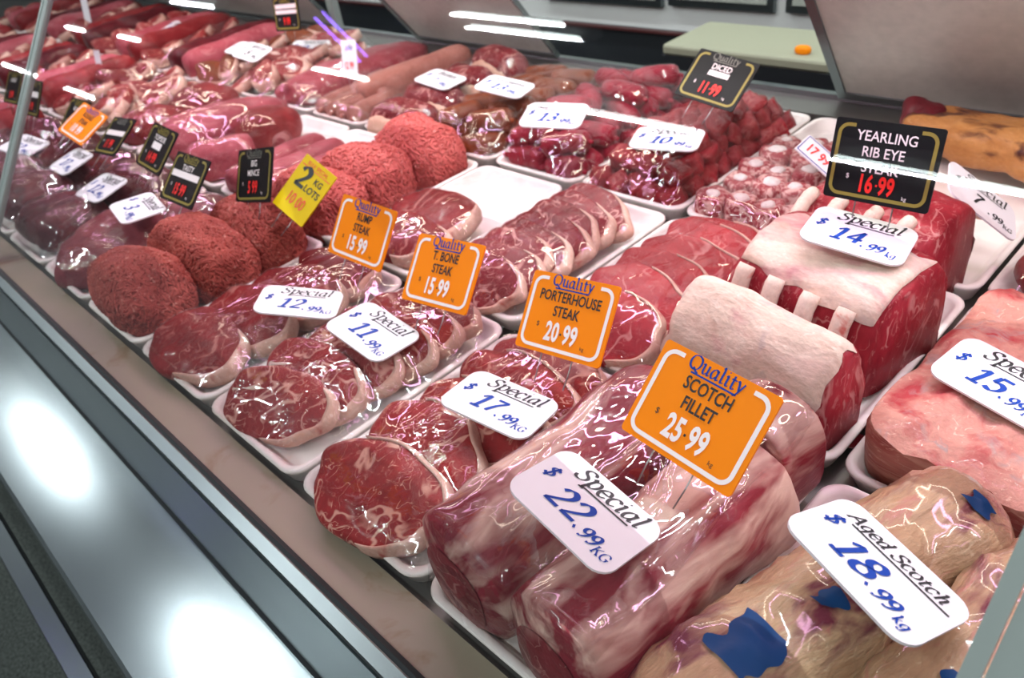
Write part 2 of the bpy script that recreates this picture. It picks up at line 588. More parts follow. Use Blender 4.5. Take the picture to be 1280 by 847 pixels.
def steak(label, loc, rot, rx, ry, th, kind, mat, seed, rim=(-1.3, 1.2), rimw=.075, group=None, bone=False, name='steak', n=56, dome=.25):
    t = thing(name, label, 'steak', loc, rot, group)
    out = outline(kind, n, seed)
    prof = [(.86, 0), (.97, .10), (1.0, .35), (1.0, .72), (.965, .93), (.90, 1.0), (.7, 1.0 + dome * .5), (.45, 1 + dome * .8), (.2, 1 + dome)]
    rings = []
    for f, z in prof:
        rg = []
        for j in range(n):
            a = 2 * PI * j / n
            x, y = rx * out[j] * f * math.cos(a), ry * out[j] * f * math.sin(a)
            dz = .14 * th * nz((x, y, 0), 16, seed) if z >= .9 else 0
            sag = -.45 * th * ((x / rx) ** 2) * 0
            rg.append((x, y, th * z + dz + sag))
        rings.append(rg)
    V, F = loft(rings, True, True)
    mk('lean_meat', V, F, mat, t)
    if rim:
        a0, a1 = rim
        k = max(8, int(n * (a1 - a0) / (2 * PI) * 1.6))
        rings = []
        for i in range(k + 1):
            u = i / k
            a = a0 + (a1 - a0) * u
            jj = (a % (2 * PI)) / (2 * PI) * n
            j0 = int(jj) % n; fr = jj - int(jj)
            r = out[j0] * (1 - fr) + out[(j0 + 1) % n] * fr
            w = rimw * (math.sin(PI * u) ** .5 + .12) * (1 + .35 * nz((math.cos(a), math.sin(a), 0), 3, seed))
            sect = []
            for f, z in ((.99 - w, -.02), (1.0 + w * .55, .02), (1.03 + w * .7, .5), (1.0 + w * .5, .98), (1 - w * .4, 1.06), (.99 - w, 1.05), (.98 - w, .6)):
                sect.append((rx * r * f * math.cos(a), ry * r * f * math.sin(a), th * max(z, 0) + (.14 * th * nz((rx * r * f * math.cos(a), ry * r * f * math.sin(a), 0), 16, seed) if z > .9 else 0)))
            rings.append(sect)
        V, F = loft(rings, True, True)
        mk('fat_rim', V, F, 'rimfat', t)
    if bone:
        pts = [(-.75 * rx, .1 * ry, th * .62), (-.35 * rx, .22 * ry, th * .70), (.1 * rx, .28 * ry, th * .72), (.5 * rx, .5 * ry, th * .66)]
        a = tube(pts, [th * .45, th * .55, th * .5, th * .35], 8)
        b = tube([(-.1 * rx, .24 * ry, th * .7), (-.05 * rx, -.2 * ry, th * .66), (.02 * rx, -.5 * ry, th * .6)], [th * .5, th * .42, th * .3], 8)
        V, F = join(a, b)
        mk('bone', V, F, 'bone', t)
    return t


# ------------------------------------------------------------------ layout
PITCH = 0.3765
X0 = -0.749
ROWS = ((0.335, 0.922), (0.942, 1.548), (1.575, 2.330))
DECK = -0.050


def cell(k, r):
    """x0, x1, y0, y1 of the tray in column k, row r"""
    x = X0 + PITCH * k
    return x + .005, x + PITCH - .005, ROWS[r][0], ROWS[r][1]


def rrect(x0, x1, y0, y1, rad, z, n=6):
    pts = []
    for cx, cy, a0 in ((x1 - rad, y1 - rad, 0), (x0 + rad, y1 - rad, PI / 2), (x0 + rad, y0 + rad, PI), (x1 - rad, y0 + rad, 1.5 * PI)):
        for i in range(n + 1):
            a = a0 + PI / 2 * i / n
            pts.append((cx + rad * math.cos(a), cy + rad * math.sin(a), z))
    return pts


def tray_mesh(w, l):
    def rr(i, z):
        return rrect(-w / 2 + i, w / 2 - i, -l / 2 + i, l / 2 - i, max(.012, .042 - i * .3), z)
    return loft([rr(.026, -.048), rr(.018, -.046), rr(.004, -.010), rr(0, -.003), rr(.001, .0015), rr(.005, .004), rr(.012, .003), rr(.017, -.003), rr(.030, -.030), rr(.042, -.034)], True, True)


TRAY_ME = {}
TRAYS = {}


def tray(k, r, label):
    x0, x1, y0, y1 = cell(k, r)
    t = thing('foam_tray', label, 'tray', ((x0 + x1) / 2, (y0 + y1) / 2, 0), group='white foam trays in the case')
    if r not in TRAY_ME:
        V, F = tray_mesh(x1 - x0, y1 - y0)
        o = mk('tray_body', V, F, 'foam', t)
        TRAY_ME[r] = o.data
    else:
        link('tray_body', TRAY_ME[r], t)
    TRAYS[(k, r)] = t
    return t


FLOOR = -0.033                # inner floor of a tray


def all_meshes(o):
    out = [o] if o.type == 'MESH' else []
    for c in o.children:
        out += all_meshes(c)
    return out


def film(k, r, things, nx=44, ny=64, seed=1.0, lift=.004, wr=.004, mat='film'):
    """cling film: a membrane pulled over the pieces and down to the tray rim"""
    bpy.context.view_layer.update()
    V, F = [], []
    for t in things:
        for o in all_meshes(t):
            mw = o.matrix_world; off = len(V)
            V += [mw @ v.co for v in o.data.vertices]
            F += [[i + off for i in p.vertices] for p in o.data.polygons]
    bv = BVHTree.FromPolygons(V, F)
    x0, x1, y0, y1 = cell(k, r)
    x0 += .001; x1 -= .001; y0 += .001; y1 -= .001
    xs = np.linspace(x0, x1, nx); ys = np.linspace(y0, y1, ny)
    H = np.full((ny, nx), 0.0)
    for j, y in enumerate(ys):
        for i, x in enumerate(xs):
            h = bv.ray_cast(Vector((x * S, y * S, 1.0)), Vector((0, 0, -1)))
            if h[0] is not None:
                H[j, i] = max(0.0, h[0].z / S + lift)
    f = H.copy()
    edge = .004
    for it in range(1300):
        f[0, :] = f[-1, :] = edge; f[:, 0] = np.minimum(f[:, 0], edge); f[:, -1] = np.minimum(f[:, -1], edge)
        a = f.copy()
        a[1:-1, 1:-1] = (f[:-2, 1:-1] + f[2:, 1:-1] + f[1:-1, :-2] + f[1:-1, 2:]) / 4
        f = np.maximum(a, H)
    f[0, :] = f[-1, :] = edge; f[:, 0] = f[:, -1] = edge
    cx, cy = (x0 + x1) / 2, (y0 + y1) / 2
    Vf = []
    for j in range(ny):
        for i in range(nx):
            u, v = 2 * i / (nx - 1) - 1, 2 * j / (ny - 1) - 1
            c = 1 - .03 * (abs(u) ** 10) * (abs(v) ** 10)
            w = wr * (nz((xs[i] * 1.0, ys[j], 0), 13, seed) * .6 + abs(nz((xs[i], ys[j] * .35, 0), 46, seed)) * .5)
            w *= (1 - abs(u) ** 12) * (1 - abs(v) ** 12)
            Vf.append(((xs[i] - cx) * c, (ys[j] - cy) * c, f[j, i] + max(w, -.0025)))
    Ff = [(j * nx + i, j * nx + i + 1, (j + 1) * nx + i + 1, (j + 1) * nx + i) for j in range(ny - 1) for i in range(nx - 1)]
    o = mk('cling_film', Vf, Ff, mat, TRAYS[(k, r)])
    o['label'] = 'clear wrinkled cling film'
    return o


# ------------------------------------------------------------------ the shop shell
def plate(name, b, mat, parent=None, smooth=False):
    V, F = box(*b)
    return mk(name, V, F, mat, parent, smooth)


struct(plate('floor', (-40, 12, -14, 12, -2.0, -1.9), 'carpet'))
struct(plate('ceiling', (-40, 12, -14, 12, 4.14, 4.2), 'ceil'))
struct(plate('wall_back', (-12, 6, 4.0, 4.1, -1.9, -.335), 'dark'))  # dark colour stands in for bench shadow and dark floor mat
struct(plate('wall_back_upper', (-12, 6, 4.02, 4.12, -.335, 4.14), 'wallwhite'))
w = struct(plate('trim_1', (-12, 6, 3.97, 4.0, -.350, -.335), 'darktrim'))
for i, (xa, xb, za, zb) in enumerate(((-3.9, -2.95, -.20, .75), (-2.9, -2.22, -.185, .75), (-2.15, -1.2, -.18, .75))):
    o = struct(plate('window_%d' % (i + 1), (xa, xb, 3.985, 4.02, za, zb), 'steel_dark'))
    plate('window_pane', (xa + .04, xb - .04, 3.978, 3.99, za + .04, zb - .04), 'door', o)

# ceiling lights
for i, (x0, x1, y, z) in enumerate(TUBES):
    near = 'added over the unseen service side' if y > 2 else ('above the counter edge' if y > 0 else 'over the shop floor')
    t = thing('ceiling_light', 'white batten light with lit fluorescent tube %s' % near, 'light', ((x0 + x1) / 2, y, z), group='fluorescent ceiling lights')
    l = (x1 - x0) / 2
    V, F = box(-l - .05, l + .05, -.05, .05, .05, .14); mk('housing', V, F, 'white', t, False)
    V, F = tube([(-l, 0, 0), (l, 0, 0)], .010, 10); mk('fluorescent_tube', V, F, 'tube', t)
    for sx in (-1, 1):
        V, F = box(sx * l - .03, sx * l + .03, -.02, .02, -.018, .06); mk('lamp_holder', V, F, 'white', t, False)

# violet tubes of a sign hanging over the shop floor
t = thing('violet_sign_light', 'pair of slanting violet tubes hanging over the shop floor', 'light', (-6.0, -1.15, 3.2))
for dz in (0, -.085):
    V, F = tube([(0, .26, -.09 + dz), (0, -.26, .10 + dz)], .012, 8); mk('violet_tube', V, F, 'tube_violet', t)
for dy in (-.2, .2):
    V, F = tube([(0, dy, -.06), (0, dy, .94)], .006, 6); mk('hanger', V, F, 'wire', t)

# ------------------------------------------------------------------ the counter
XL, XR = -12.0, 2.5
ctr = thing('display_counter', 'long stainless steel refrigerated meat counter', 'counter', (0, 0, DECK))


def cpart(name, prof, mat, smooth=False):
    """extrude a y-z outline along the counter"""
    rings = [[(x, y, z - DECK) for y, z in prof] for x in (XL, XR)]
    V, F = loft(rings, True, True)
    F = [tuple(reversed(f)) for f in F]
    return mk(name, V, F, mat, ctr, smooth)


cpart('deck', [(.30, DECK), (2.34, DECK), (2.34, DECK - .06), (.30, DECK - .06)], 'backsteel')
cpart('front_strip', [(.246, -.012), (.328, -.022), (.328, DECK - .06), (.246, DECK - .06)], 'strip')
cpart('gasket', [(.229, -.004), (.236, .002), (.246, -.008), (.246, -.08), (.229, -.08)], 'gasket')
cpart('front_rail', [(.2025, -.005), (.205, -.001), (.226, .003), (.229, .001), (.229, -.09), (.2025, -.05)], 'steel_bright')
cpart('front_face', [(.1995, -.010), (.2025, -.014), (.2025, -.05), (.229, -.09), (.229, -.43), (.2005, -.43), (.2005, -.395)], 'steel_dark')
cpart('groove_seal', [(.192, -.400), (.2005, -.388), (.2005, -.43), (.192, -.43)], 'gasket')
cpart('front_ledge', [(-.068, -.4), (.194, -.4), (.194, -.44), (-.068, -.44)], 'steel')
cpart('ledge_lip', [(-.080, -.402), (-.076, -.394), (-.068, -.399), (-.068, -.52), (-.080, -.52)], 'steel_bright')
cpart('lower_panel', [(-.055, -.52), (.15, -.52), (.15, -1.88), (-.055, -1.88)], 'gasket')
cpart('bumper_rail', [(-.191, -.6), (-.188, -.597), (-.144, -.597), (-.141, -.6), (-.141, -.69), (-.191, -.69)], 'steel')
cpart('back_ledge', [(2.345, .0), (2.47, .004), (2.47, -.11), (2.345, -.05)], 'backsteel')
cpart('back_rail', [(2.47, .022), (2.50, .022), (2.50, -.3), (2.47, -.3)], 'steel')
cpart('back_panel', [(2.50, -.02), (2.56, -.02), (2.56, -1.85), (2.50, -1.85)], 'dark')

# slanted front glass, one pane per bay
LEAN = math.radians(52.4)
for xa, xb, lab in ((-5.66, -2.875, 'slanted front glass pane of the far bay'), (-2.835, -.05, 'slanted front glass pane over the steak trays'),
                    (-.005, 2.4, 'slanted front glass pane nearest the viewer')):
    t = thing('front_glass', lab, 'glass', (0, .2375, .004), (LEAN, 0, 0), 'slanted glass panes of the counter front')
    V, F = box(xa, xb, 0, 1.03, -.003, .003)
    mk('pane', [V[i] for i in (4, 5, 7, 6)], [(0, 1, 2, 3)], 'glass', t, False)
    for xe in (xa, xb):
        V, F = box(xe - .008, xe + .008, 0, 1.03, -.008, .008)
        mk('pane_edge', V, F, 'mullion', t, False)
for xm in (-2.855, -.0275):
    V, F = box(-.0125, .0125, 0, 1.03, -.006, .006)
    o = mk('glass_joint_strip', V, F, 'mullion', None, False)
    place(o, (xm, .2375, .004), (LEAN, 0, 0))
    tag(o, 'grey sealing strip between two front glass panes, %s' % ('at the far end' if xm < -1 else 'nearest the viewer'), 'strip')

# lamps under the canopy
for y, lab in ((1.30, 'pink tube lamp hanging inside the case top, front one'), (1.62, 'warm white tube lamp inside the case top, rear one')):
    t = thing('case_lamp', lab, 'lamp', (-2.4, y, .955), group='lamps under the case canopy')
    V, F = box(-3.25, 3.25, -.05, .05, .01, .06); mk('lamp_housing', V, F, 'white', t, False)
V, F = box(-5.7, 2.4, .850, .885, .825, .850)
cf = thing('canopy_frame', 'steel frame along the top of the display case', 'frame', (0, 0, .8))
mk('canopy_bar', [(x, y, z - .8) for x, y, z in V], F, 'steel', cf, False)
for xb in (-5.68, 2.38):
    V, F = tube([(xb, .865, .04), (xb, .865, 3.33)], .012, 6); mk('hanger', V, F, 'steel', cf)

# rear service doors, leaning in over the trays
DL = math.atan2(.8, -.6)


def rear_door(xa, xb, label, length=1.2):
    t = thing('rear_door', label, 'door', (xa, 2.468, .024), (0, 0, 0), 'rear service doors of the counter')
    w_ = xb - xa
    rt = Matrix.Rotation(DL, 3, 'X')

    def T(b):
        V, F = box(*b)
        return [tuple(rt @ Vector(v)) for v in V], F
    V, F = T((.03, w_ - .012, .03, length, -.006, .006)); mk('door_panel', V, F, 'door', t, False)
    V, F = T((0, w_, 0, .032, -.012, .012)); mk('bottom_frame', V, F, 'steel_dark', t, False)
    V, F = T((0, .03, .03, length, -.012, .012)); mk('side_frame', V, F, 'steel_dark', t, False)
    V, F = T((w_ - .012, w_, .03, length, -.010, .010)); mk('edge_strip', V, F, 'steel_bright', t, False)
    return t


rear_door(-3.34, -2.37, 'misted rear service door leaning in behind the brisket and sausages')
rear_door(-1.12, 2.2, 'large brushed rear service door behind the smoked joint')
rear_door(-8.2, -4.05, 'grey rear service door at the far end')
V, F = box(-.03, .03, -.02, .02, 0, 1.0)
o = mk('door_post', V, F, 'mullion', None, False); place(o, (-4.03, 2.44, .024)); tag(o, 'pale green upright post between the rear service doors', 'post')

# work bench behind the counter
t = thing('work_bench', 'work bench behind the counter, its top coloured dark as shade', 'bench', (-1.9, 3.3, -1.9))
V, F = box(-.40, .60, -.20, .30, 1.68, 1.75); mk('bench_top', V, F, 'dark', t, False)  # dark colour stands in for the shaded opening below the bench
for sx in (-.35, .55):
    for sy in (-.16, .26):
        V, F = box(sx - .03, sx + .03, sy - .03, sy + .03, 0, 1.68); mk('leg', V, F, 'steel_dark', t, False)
V, F = bevbox(-.42, .42, -.2, .2, 0, .05, .02)
o = mk('cutting_board', V, F, 'board', None, False); place(o, (-1.88, 3.30, -.15)); tag(o, 'pale green cutting board lying on the work bench', 'board')
V, F = lump(.035, .02, .02, 3)
o = mk('carrot_stub', V, F, 'orange', None); place(o, (-1.62, 3.17, -.099)); tag(o, 'small orange scrap on the cutting board', 'scrap')


# ------------------------------------------------------------------ front row: wrapped steaks
def steaks(k, r, label, specs, kind, mat, th, group, **kw):
    """specs: x, y, z, tilt, yaw, rx, ry; nearest steak first"""
    out = []
    words = ['nearest', 'second', 'third', 'fourth', 'fifth', 'sixth', 'seventh', 'eighth', 'ninth']
    for i, (x, y, z, tl, yaw, rx, ry) in enumerate(specs):
        w = 'nearest the glass' if i == 0 else ('at the back of the tray' if i == len(specs) - 1 else '%s from the front glass' % words[i])
        rt = (Matrix.Rotation(math.radians(yaw), 3, 'Z') @ Matrix.Rotation(math.radians(tl), 3, 'X')).to_euler()
        seed = k * 31 + r * 7 + i * 3.7 + 400
        out.append(steak('%s, %s' % (label, w), (x, y, z), rt, rx, ry, th, kind, mat, seed, group=group, **kw))
    return out


tray(-3, 0, 'white foam tray holding the four rump steaks at the front')
g = steaks(-3, 0, 'red rump steak with pale fat rim under cling film', [
    (-1.697, .430, .004, 13, 8, .164, .098), (-1.692, .573, .004, 14, -4, .165, .097),
    (-1.685, .705, .004, 14, 5, .162, .092), (-1.690, .830, .004, 10, 0, .155, .080)], 'round', 'rump', .036, 'rump steaks in the front tray', rim=(-1.35, .9), rimw=.055)
film(-3, 0, g, seed=1)

tray(-2, 0, 'white foam tray holding the lapped T-bone steaks at the front')
g = steaks(-2, 0, 'pale red T-bone steak with fat edge under cling film', [
    (-1.325, .430, .020, 30, 22, .140, .080), (-1.330, .520, .020, 30, 18, .145, .085), (-1.320, .610, .020, 30, 14, .145, .085),
    (-1.315, .695, .020, 30, 16, .145, .085), (-1.310, .775, .020, 30, 12, .140, .080), (-1.310, .850, .010, 22, 10, .135, .065)],
    'notch', 'tbone', .030, 'T-bone steaks in the front tray', rim=(-1.5, .6), rimw=.06, bone=True)
film(-2, 0, g, seed=2, wr=.006)

tray(-1, 0, 'white foam tray holding the marbled steaks at the front')
g = steaks(-1, 0, 'marbled rib steak with creamy fat under cling film', [
    (-.938, .412, .008, 17, 5, .160, .092), (-.938, .528, .010, 18, -6, .160, .094), (-.925, .640, .010, 18, 4, .155, .090),
    (-.930, .745, .010, 18, -5, .150, .088), (-.930, .840, .006, 14, 0, .140, .072)],
    'round', 'scotch', .040, 'marbled rib steaks in the front tray', rim=(-1.3, 2.2), rimw=.04)
film(-1, 0, g, seed=3)

# fillet logs
tray(0, 0, 'white foam tray under the plastic wrapped scotch fillet logs')
g = []


def meat_log(name, label, loc, yaw, L, rx, rz, seed, mat, end='cutface', ends=(True, True), **kw):
    t = thing(name, label, 'meat', loc, (0, 0, math.radians(yaw)))
    V, F = log_shape(L, rx, rz, seed, **kw)
    mk('meat_body', V, F, mat, t)
    n = 30
    for e, on in enumerate(ends):
        if not on:
            continue
        base = 0 if e == 0 else len(V) - n
        ring = [Vector(V[base + j]) for j in range(n)]
        c = sum(ring, Vector()) / n
        dy = -.003 if e == 0 else .003
        rings = [[c + (p - c) * f + Vector((0, dy * (1.2 - f) * 3, 0)) for p in ring] for f in (1.0, .8, .5, .2)]
        if e == 0:
            rings = [list(reversed(q)) for q in rings]
        Vc, Fc = loft(rings, False, True)
        mk('cut_face', Vc, Fc, end, t)
    return t


g.append(meat_log('fillet_log', 'wrapped scotch fillet log beside the marbled steak tray', (-.650, .350, FLOOR), -3, .50, .094, .104, 11, 'fillet', bend=-.008, amp=.14))
g.append(meat_log('fillet_log', 'wrapped scotch fillet log lying next to the tan aged joints', (-.467, .345, FLOOR), -4, .45, .092, .103, 23, 'fillet', bend=.006, amp=.14))
g.append(meat_log('fillet_log', 'cut fillet end behind the orange scotch fillet card', (-.463, .800, FLOOR), -8, .105, .086, .104, 35, 'fillet', amp=.12))
film(0, 0, g, seed=4, wr=.006, mat='film_creased')

# aged scotch joints, vacuum packed, blue print
tray(1, 0, 'white foam tray under the tan aged scotch joints')


def aged(label, loc, yaw, L, rx, rz, seed, prints):
    t = thing('aged_joint', label, 'meat', loc, (0, 0, math.radians(yaw)), 'vacuum packed aged joints')
    V, F = log_shape(L, rx, rz, seed, amp=.20, freq=12, m=36, n=36, e0=.2, e1=.2)
    body = mk('meat_body', V, F, 'aged', t)
    for (ya, a0, a1, wy) in prints:                 # printed patch hugging the joint
        n = 36; m_ = 36
        rings = []
        for yy in np.linspace(ya, ya + wy, 20):
            row = []
            e0_ = .30 * noise.noise(Vector((yy * 45, seed, 0))); e1_ = .30 * noise.noise(Vector((yy * 45, seed, 9)))
            for a in np.linspace(a0 + e0_, a1 + e1_, 9):
                fi = min(m_ - 1e-6, max(0, yy / L * m_)); i0 = int(fi); fr = fi - i0
                fj = (a / (2 * PI) * n) % n; j0 = int(fj); fs = fj - j0
                def P(i, j):
                    return Vector(V[i * n + j % n])
                p = (P(i0, j0) * (1 - fs) + P(i0, j0 + 1) * fs) * (1 - fr) + (P(min(i0 + 1, m_), j0) * (1 - fs) + P(min(i0 + 1, m_), j0 + 1) * fs) * fr
                c = Vector((0, p.y, rz * .9))
                row.append(p + (p - c).normalized() * .0035)
            rings.append(row)
        Vp, Fp = loft(rings, False, False, False)
        o = mk('printed_label', Vp, [tuple(reversed(f)) for f in Fp], 'bluelabel', t); o['label'] = 'torn blue print on the wrap'
    return t


aged('tan aged joint with blue print at the bottom edge beside the fillet logs', (-.300, .330, FLOOR), -14, .60, .088, .101, 51, [(.115, 1.15, 1.85, .075), (.255, 1.25, 1.5, .04), (.53, 1.0, 1.45, .03)])
aged('tan aged joint lying right of the aged scotch price ticket', (-.098, .400, FLOOR), -9, .50, .092, .098, 67, [(.14, 1.0, 1.7, .06), (.20, .6, 1.0, .12), (.36, .7, 1.0, .05)])
aged('short tan aged joint against the pale fat slab', (-.030, .715, FLOOR), -24, .22, .085, .086, 73, [(.02, .3, .9, .05)])

# mince mounds
def mince(label, loc, rx, ry, rz, seed, mat, nst, yaw=0, group=None):
    t = thing('mince_mound', label, 'mince', loc, (0, 0, math.radians(yaw)), group)
    V, F = lump(rx, ry, rz, seed, .17, 7, 34, 20, 3.0, .3)
    mk('mince_core', V, F, mat, t)
    r_ = random.Random(seed)
    bv = BVHTree.FromPolygons([Vector(v) for v in V], F)
    parts = []
    for i in range(nst):
        a = r_.uniform(0, 2 * PI); e = math.asin(r_.uniform(-.15, 1))
        o = Vector((0, 0, rz * .45))
        d = Vector((math.cos(a) * math.cos(e) * rx, math.sin(a) * math.cos(e) * ry, math.sin(e) * rz * 1.3)).normalized()
        h = bv.ray_cast(o + d * 1.0, -d)
        if h[0] is None:
            continue
        p, nn = h[0], h[1]
        if nn.dot(d) < 0:
            nn = -nn
        fl = 5.0 * nz(p, 6, seed + 9) + r_.gauss(0, .8)             # strands run in bundles
        tx = nn.cross(Vector((math.sin(fl), math.cos(fl), .3))).normalized()
        ty = nn.cross(tx)
        L = r_.uniform(.010, .032); w = r_.uniform(.0022, .0040)
        c1, c2 = r_.uniform(-.35, .35), r_.uniform(-.3, .3)
        pts = []
        for s_ in (-1, -.5, 0, .5, 1):
            pts.append(p + tx * (L * .5 * s_) + ty * (L * (c1 * s_ * s_ + c2 * s_ * .4)) + nn * (w * (.75 - .9 * s_ * s_)))
        parts.append(tube(pts, [w * .6, w, w * 1.05, w, w * .55], 5))
    V, F = join(*parts)
    o = mk('mince_strands', V, F, mat, t); o['kind'] = 'stuff'
    return t


tray(-4, 0, 'white foam tray under the three dark mince mounds at the front')
mince('mound of dark beef mince at the front edge of its tray', (-2.062, .445, FLOOR), .168, .103, .110, 5, 'mince', 4600, 0, 'dark mince mounds')
mince('mound of dark beef mince in the middle of the front tray', (-2.060, .628, FLOOR), .166, .103, .112, 15, 'mince', 4300, 5, 'dark mince mounds')
mince('mound of dark beef mince below the black mince card', (-2.070, .802, FLOOR), .165, .100, .108, 25, 'mince', 3600, -4, 'dark mince mounds')
tray(-4, 1, 'white foam tray under the pale mince mounds in the middle row')
mince('mound of pale pink mince behind the yellow bulk card', (-2.070, 1.030, FLOOR), .165, .104, .100, 35, 'mince_pale', 2400, 3, 'pale mince mounds')
mince('mound of pale pink mince in the middle of the middle row tray', (-2.075, 1.225, FLOOR), .165, .108, .102, 45, 'mince_pale', 2200, 0, 'pale mince mounds')
mince('mound of pale pink mince in front of the brown sausages', (-2.060, 1.430, FLOOR), .160, .115, .112, 55, 'mince_pale', 2000, 0, 'pale mince mounds')

# ------------------------------------------------------------------ middle row steaks
tray(-3, 1, 'half empty white tray with two large round steaks, middle row')
g = steaks(-3, 1, 'large round red steak in the half empty tray', [
    (-1.670, 1.035, .006, 12, 5, .160, .095), (-1.690, 1.175, .004, 12, -8, .160, .105)], 'round', 'rump', .045, 'large round steaks in the half empty tray', rim=(-1.2, .9), rimw=.06)
film(-3, 1, g, seed=5)

tray(-2, 1, 'white foam tray of thin lapped slices, middle row')
g = steaks(-2, 1, 'thin lapped beef slice with pale fat edge', [
    (-1.305 + .012 * math.sin(i * 2.1), 1.010 + .058 * i, .020, 30, -8 + 5 * math.sin(i * 1.7), .150, .074) for i in range(8)],
    'half', 'lapped', .026, 'thin lapped slices in the middle row', rim=(-1.2, 1.3), rimw=.06)
film(-2, 1, g, seed=6)

tray(-1, 1, 'white foam tray of sirloin slices, middle row')
g = steaks(-1, 1, 'bright red sirloin slice with white fat edge', [
    (-.930, 1.030, .012, 22, -4, .155, .085), (-.935, 1.130, .012, 22, -2, .158, .088), (-.930, 1.225, .012, 22, -6, .155, .086),
    (-.925, 1.315, .012, 22, -4, .152, .084), (-.925, 1.400, .012, 20, -5, .150, .078), (-.925, 1.470, .006, 14, -4, .140, .060)],
    'half', 'sirloin', .034, 'sirloin slices in the middle row', rim=(-1.1, 1.6), rimw=.042)
film(-1, 1, g, seed=7)

# ------------------------------------------------------------------ rib blocks
tray(0, 1, 'white foam tray under the two bone-in rib blocks')


def rib_block(label, loc, yaw, W, prof, seed, fat_idx, bones, group='bone-in rib blocks'):
    """prof: y,z outline of the block's section, extruded along x; faces between fat_idx points carry the fat cap"""
    t = thing('rib_block', label, 'meat', loc, (0, 0, math.radians(yaw)), group)
    m_ = 26
    pr = []
    for i in range(len(prof)):                       # densify and round the section
        a, b = Vector(prof[i]), Vector(prof[(i + 1) % len(prof)])
        for q in range(5):
            pr.append((a.lerp(b, q / 5), i))
    sm = [p for p, _ in pr]
    for it in range(2):
        sm = [(sm[i - 1] + sm[i] * 2 + sm[(i + 1) % len(sm)]) / 4 for i in range(len(sm))]
    ids = [i for _, i in pr]
    cy = sum(p.x for p in sm) / len(sm); cz = sum(p.y for p in sm) / len(sm)
    rings = []
    for i in range(m_ + 1):
        u = i / m_
        x = W * (u - .5)
        k = 1 - .10 * (abs(2 * u - 1) ** 8)
        ring = []
        for p in sm:
            d = 1 + .05 * nz((x, p.x, p.y), 9, seed) + .03 * nz((x, p.x, p.y), 24, seed)
            ring.append((x + .012 * nz((0, p.x, p.y), 20, seed + i // m_ * 7), cy + (p.x - cy) * k * d, max(0, cz + (p.y - cz) * k * d)))
        rings.append(ring)
    V, F = loft(rings, True, True)
    mk('lean_meat', V, [tuple(reversed(f)) for f in F], 'riblean', t)
    # fat cap: a blanket of its own over the chosen stretch of the section
    idx = [j for j in range(len(sm)) if ids[j] in fat_idx]
    rows = []
    for i in range(m_ + 1):
        row = []
        for q, j in enumerate(idx):
            v = Vector(rings[i][j]); c = Vector((v.x, cy, cz))
            e = min(q, len(idx) - 1 - q) / 2
            th = .010 * min(1, e + .05) * (1 + .5 * nz(v, 14, seed + 2)) * (1 if 0 < i < m_ else .2) + .001
            if i in (0, m_):
                v = v.lerp(Vector(rings[1 if i == 0 else m_ - 1][j]), .15 + 1.2 * nz((q * .12, seed, i), 3, seed))
            if q in (0, len(idx) - 1):
                jn = idx[1] if q == 0 else idx[-2]
                v = v.lerp(Vector(rings[i][jn]), max(-.9, min(.9, 2.2 * nz((i * .11, seed, q), 2, seed))))
            row.append(v + (v - c).normalized() * th)
        rows.append(row)
    V, F = loft(rows, False, False, False)
    mk('fat_cap', V, [tuple(reversed(f)) for f in F], 'ribfat', t)
    for (bx, ya, za, yb, zb, br) in bones:
        pts = [(bx, ya + (yb - ya) * s_, za + (zb - za) * s_ + .012 * math.sin(PI * s_)) for s_ in (0, .25, .5, .75, 1)]
        V, F = tube(pts, [br * .9, br, br * .95, br, br * 1.05], 10)
        b = mk('rib_bone', V, F, 'bone', t)
        V, F = tube([Vector(pts[4]) - (Vector(pts[4]) - Vector(pts[3])).normalized() * .004, Vector(pts[4]) + (Vector(pts[4]) - Vector(pts[3])).normalized() * .004], br * .8, 10)
        mk('marrow_end', V, F, 'riblean', b)
    return t


# section points run: bottom front, front foot, front top, back top, back bottom
rib_block('rib block with thick white fat cap behind the scotch fillet card', (-.570, 1.055, FLOOR), -10, .345,
          [(-.085, .0), (-.105, .065), (-.070, .165), (-.010, .222), (.030, .215), (.060, .10), (.055, 0)], 3.0, (0, 1, 2, 3), [])
rib_block('rib block with four exposed bones under the Special 14.99 ticket', (-.560, 1.255, FLOOR), -11, .330,
          [(-.095, .0), (-.105, .090), (-.075, .190), (-.03, .220), (.120, .250), (.150, .12), (.14, 0)], 8.0, (2, 3),
          [(-.118, -.085, .200, -.118, .125, .018), (-.045, -.085, .200, -.120, .12, .018), (.035, -.085, .200, -.120, .12, .018), (.110, -.085, .200, -.118, .12, .018)])
V, F = lump(.05, .025, .004, 4, .3, 20)
o = mk('blood_pool', V, F, 'darkred', None); place(o, (-.405, 1.055, FLOOR)); tag(o, 'small pool of dark red juice beside the rib blocks', 'juice')
tray(0, 2, 'white foam tray with the rearmost rib block and bare white floor')
rib_block('rearmost rib block below the black rib eye card', (-.585, 1.55, FLOOR), -8, .30,
          [(-.14, .0), (-.15, .130), (-.07, .215), (.09, .225), (.12, .12), (.11, 0)], 15.0, (4,),
          [(-.12, -.07, .222, -.14, .175, .016), (-.05, -.07, .222, -.145, .175, .016), (.03, -.07, .222, -.145, .172, .016), (.10, -.07, .222, -.142, .17, .016)])
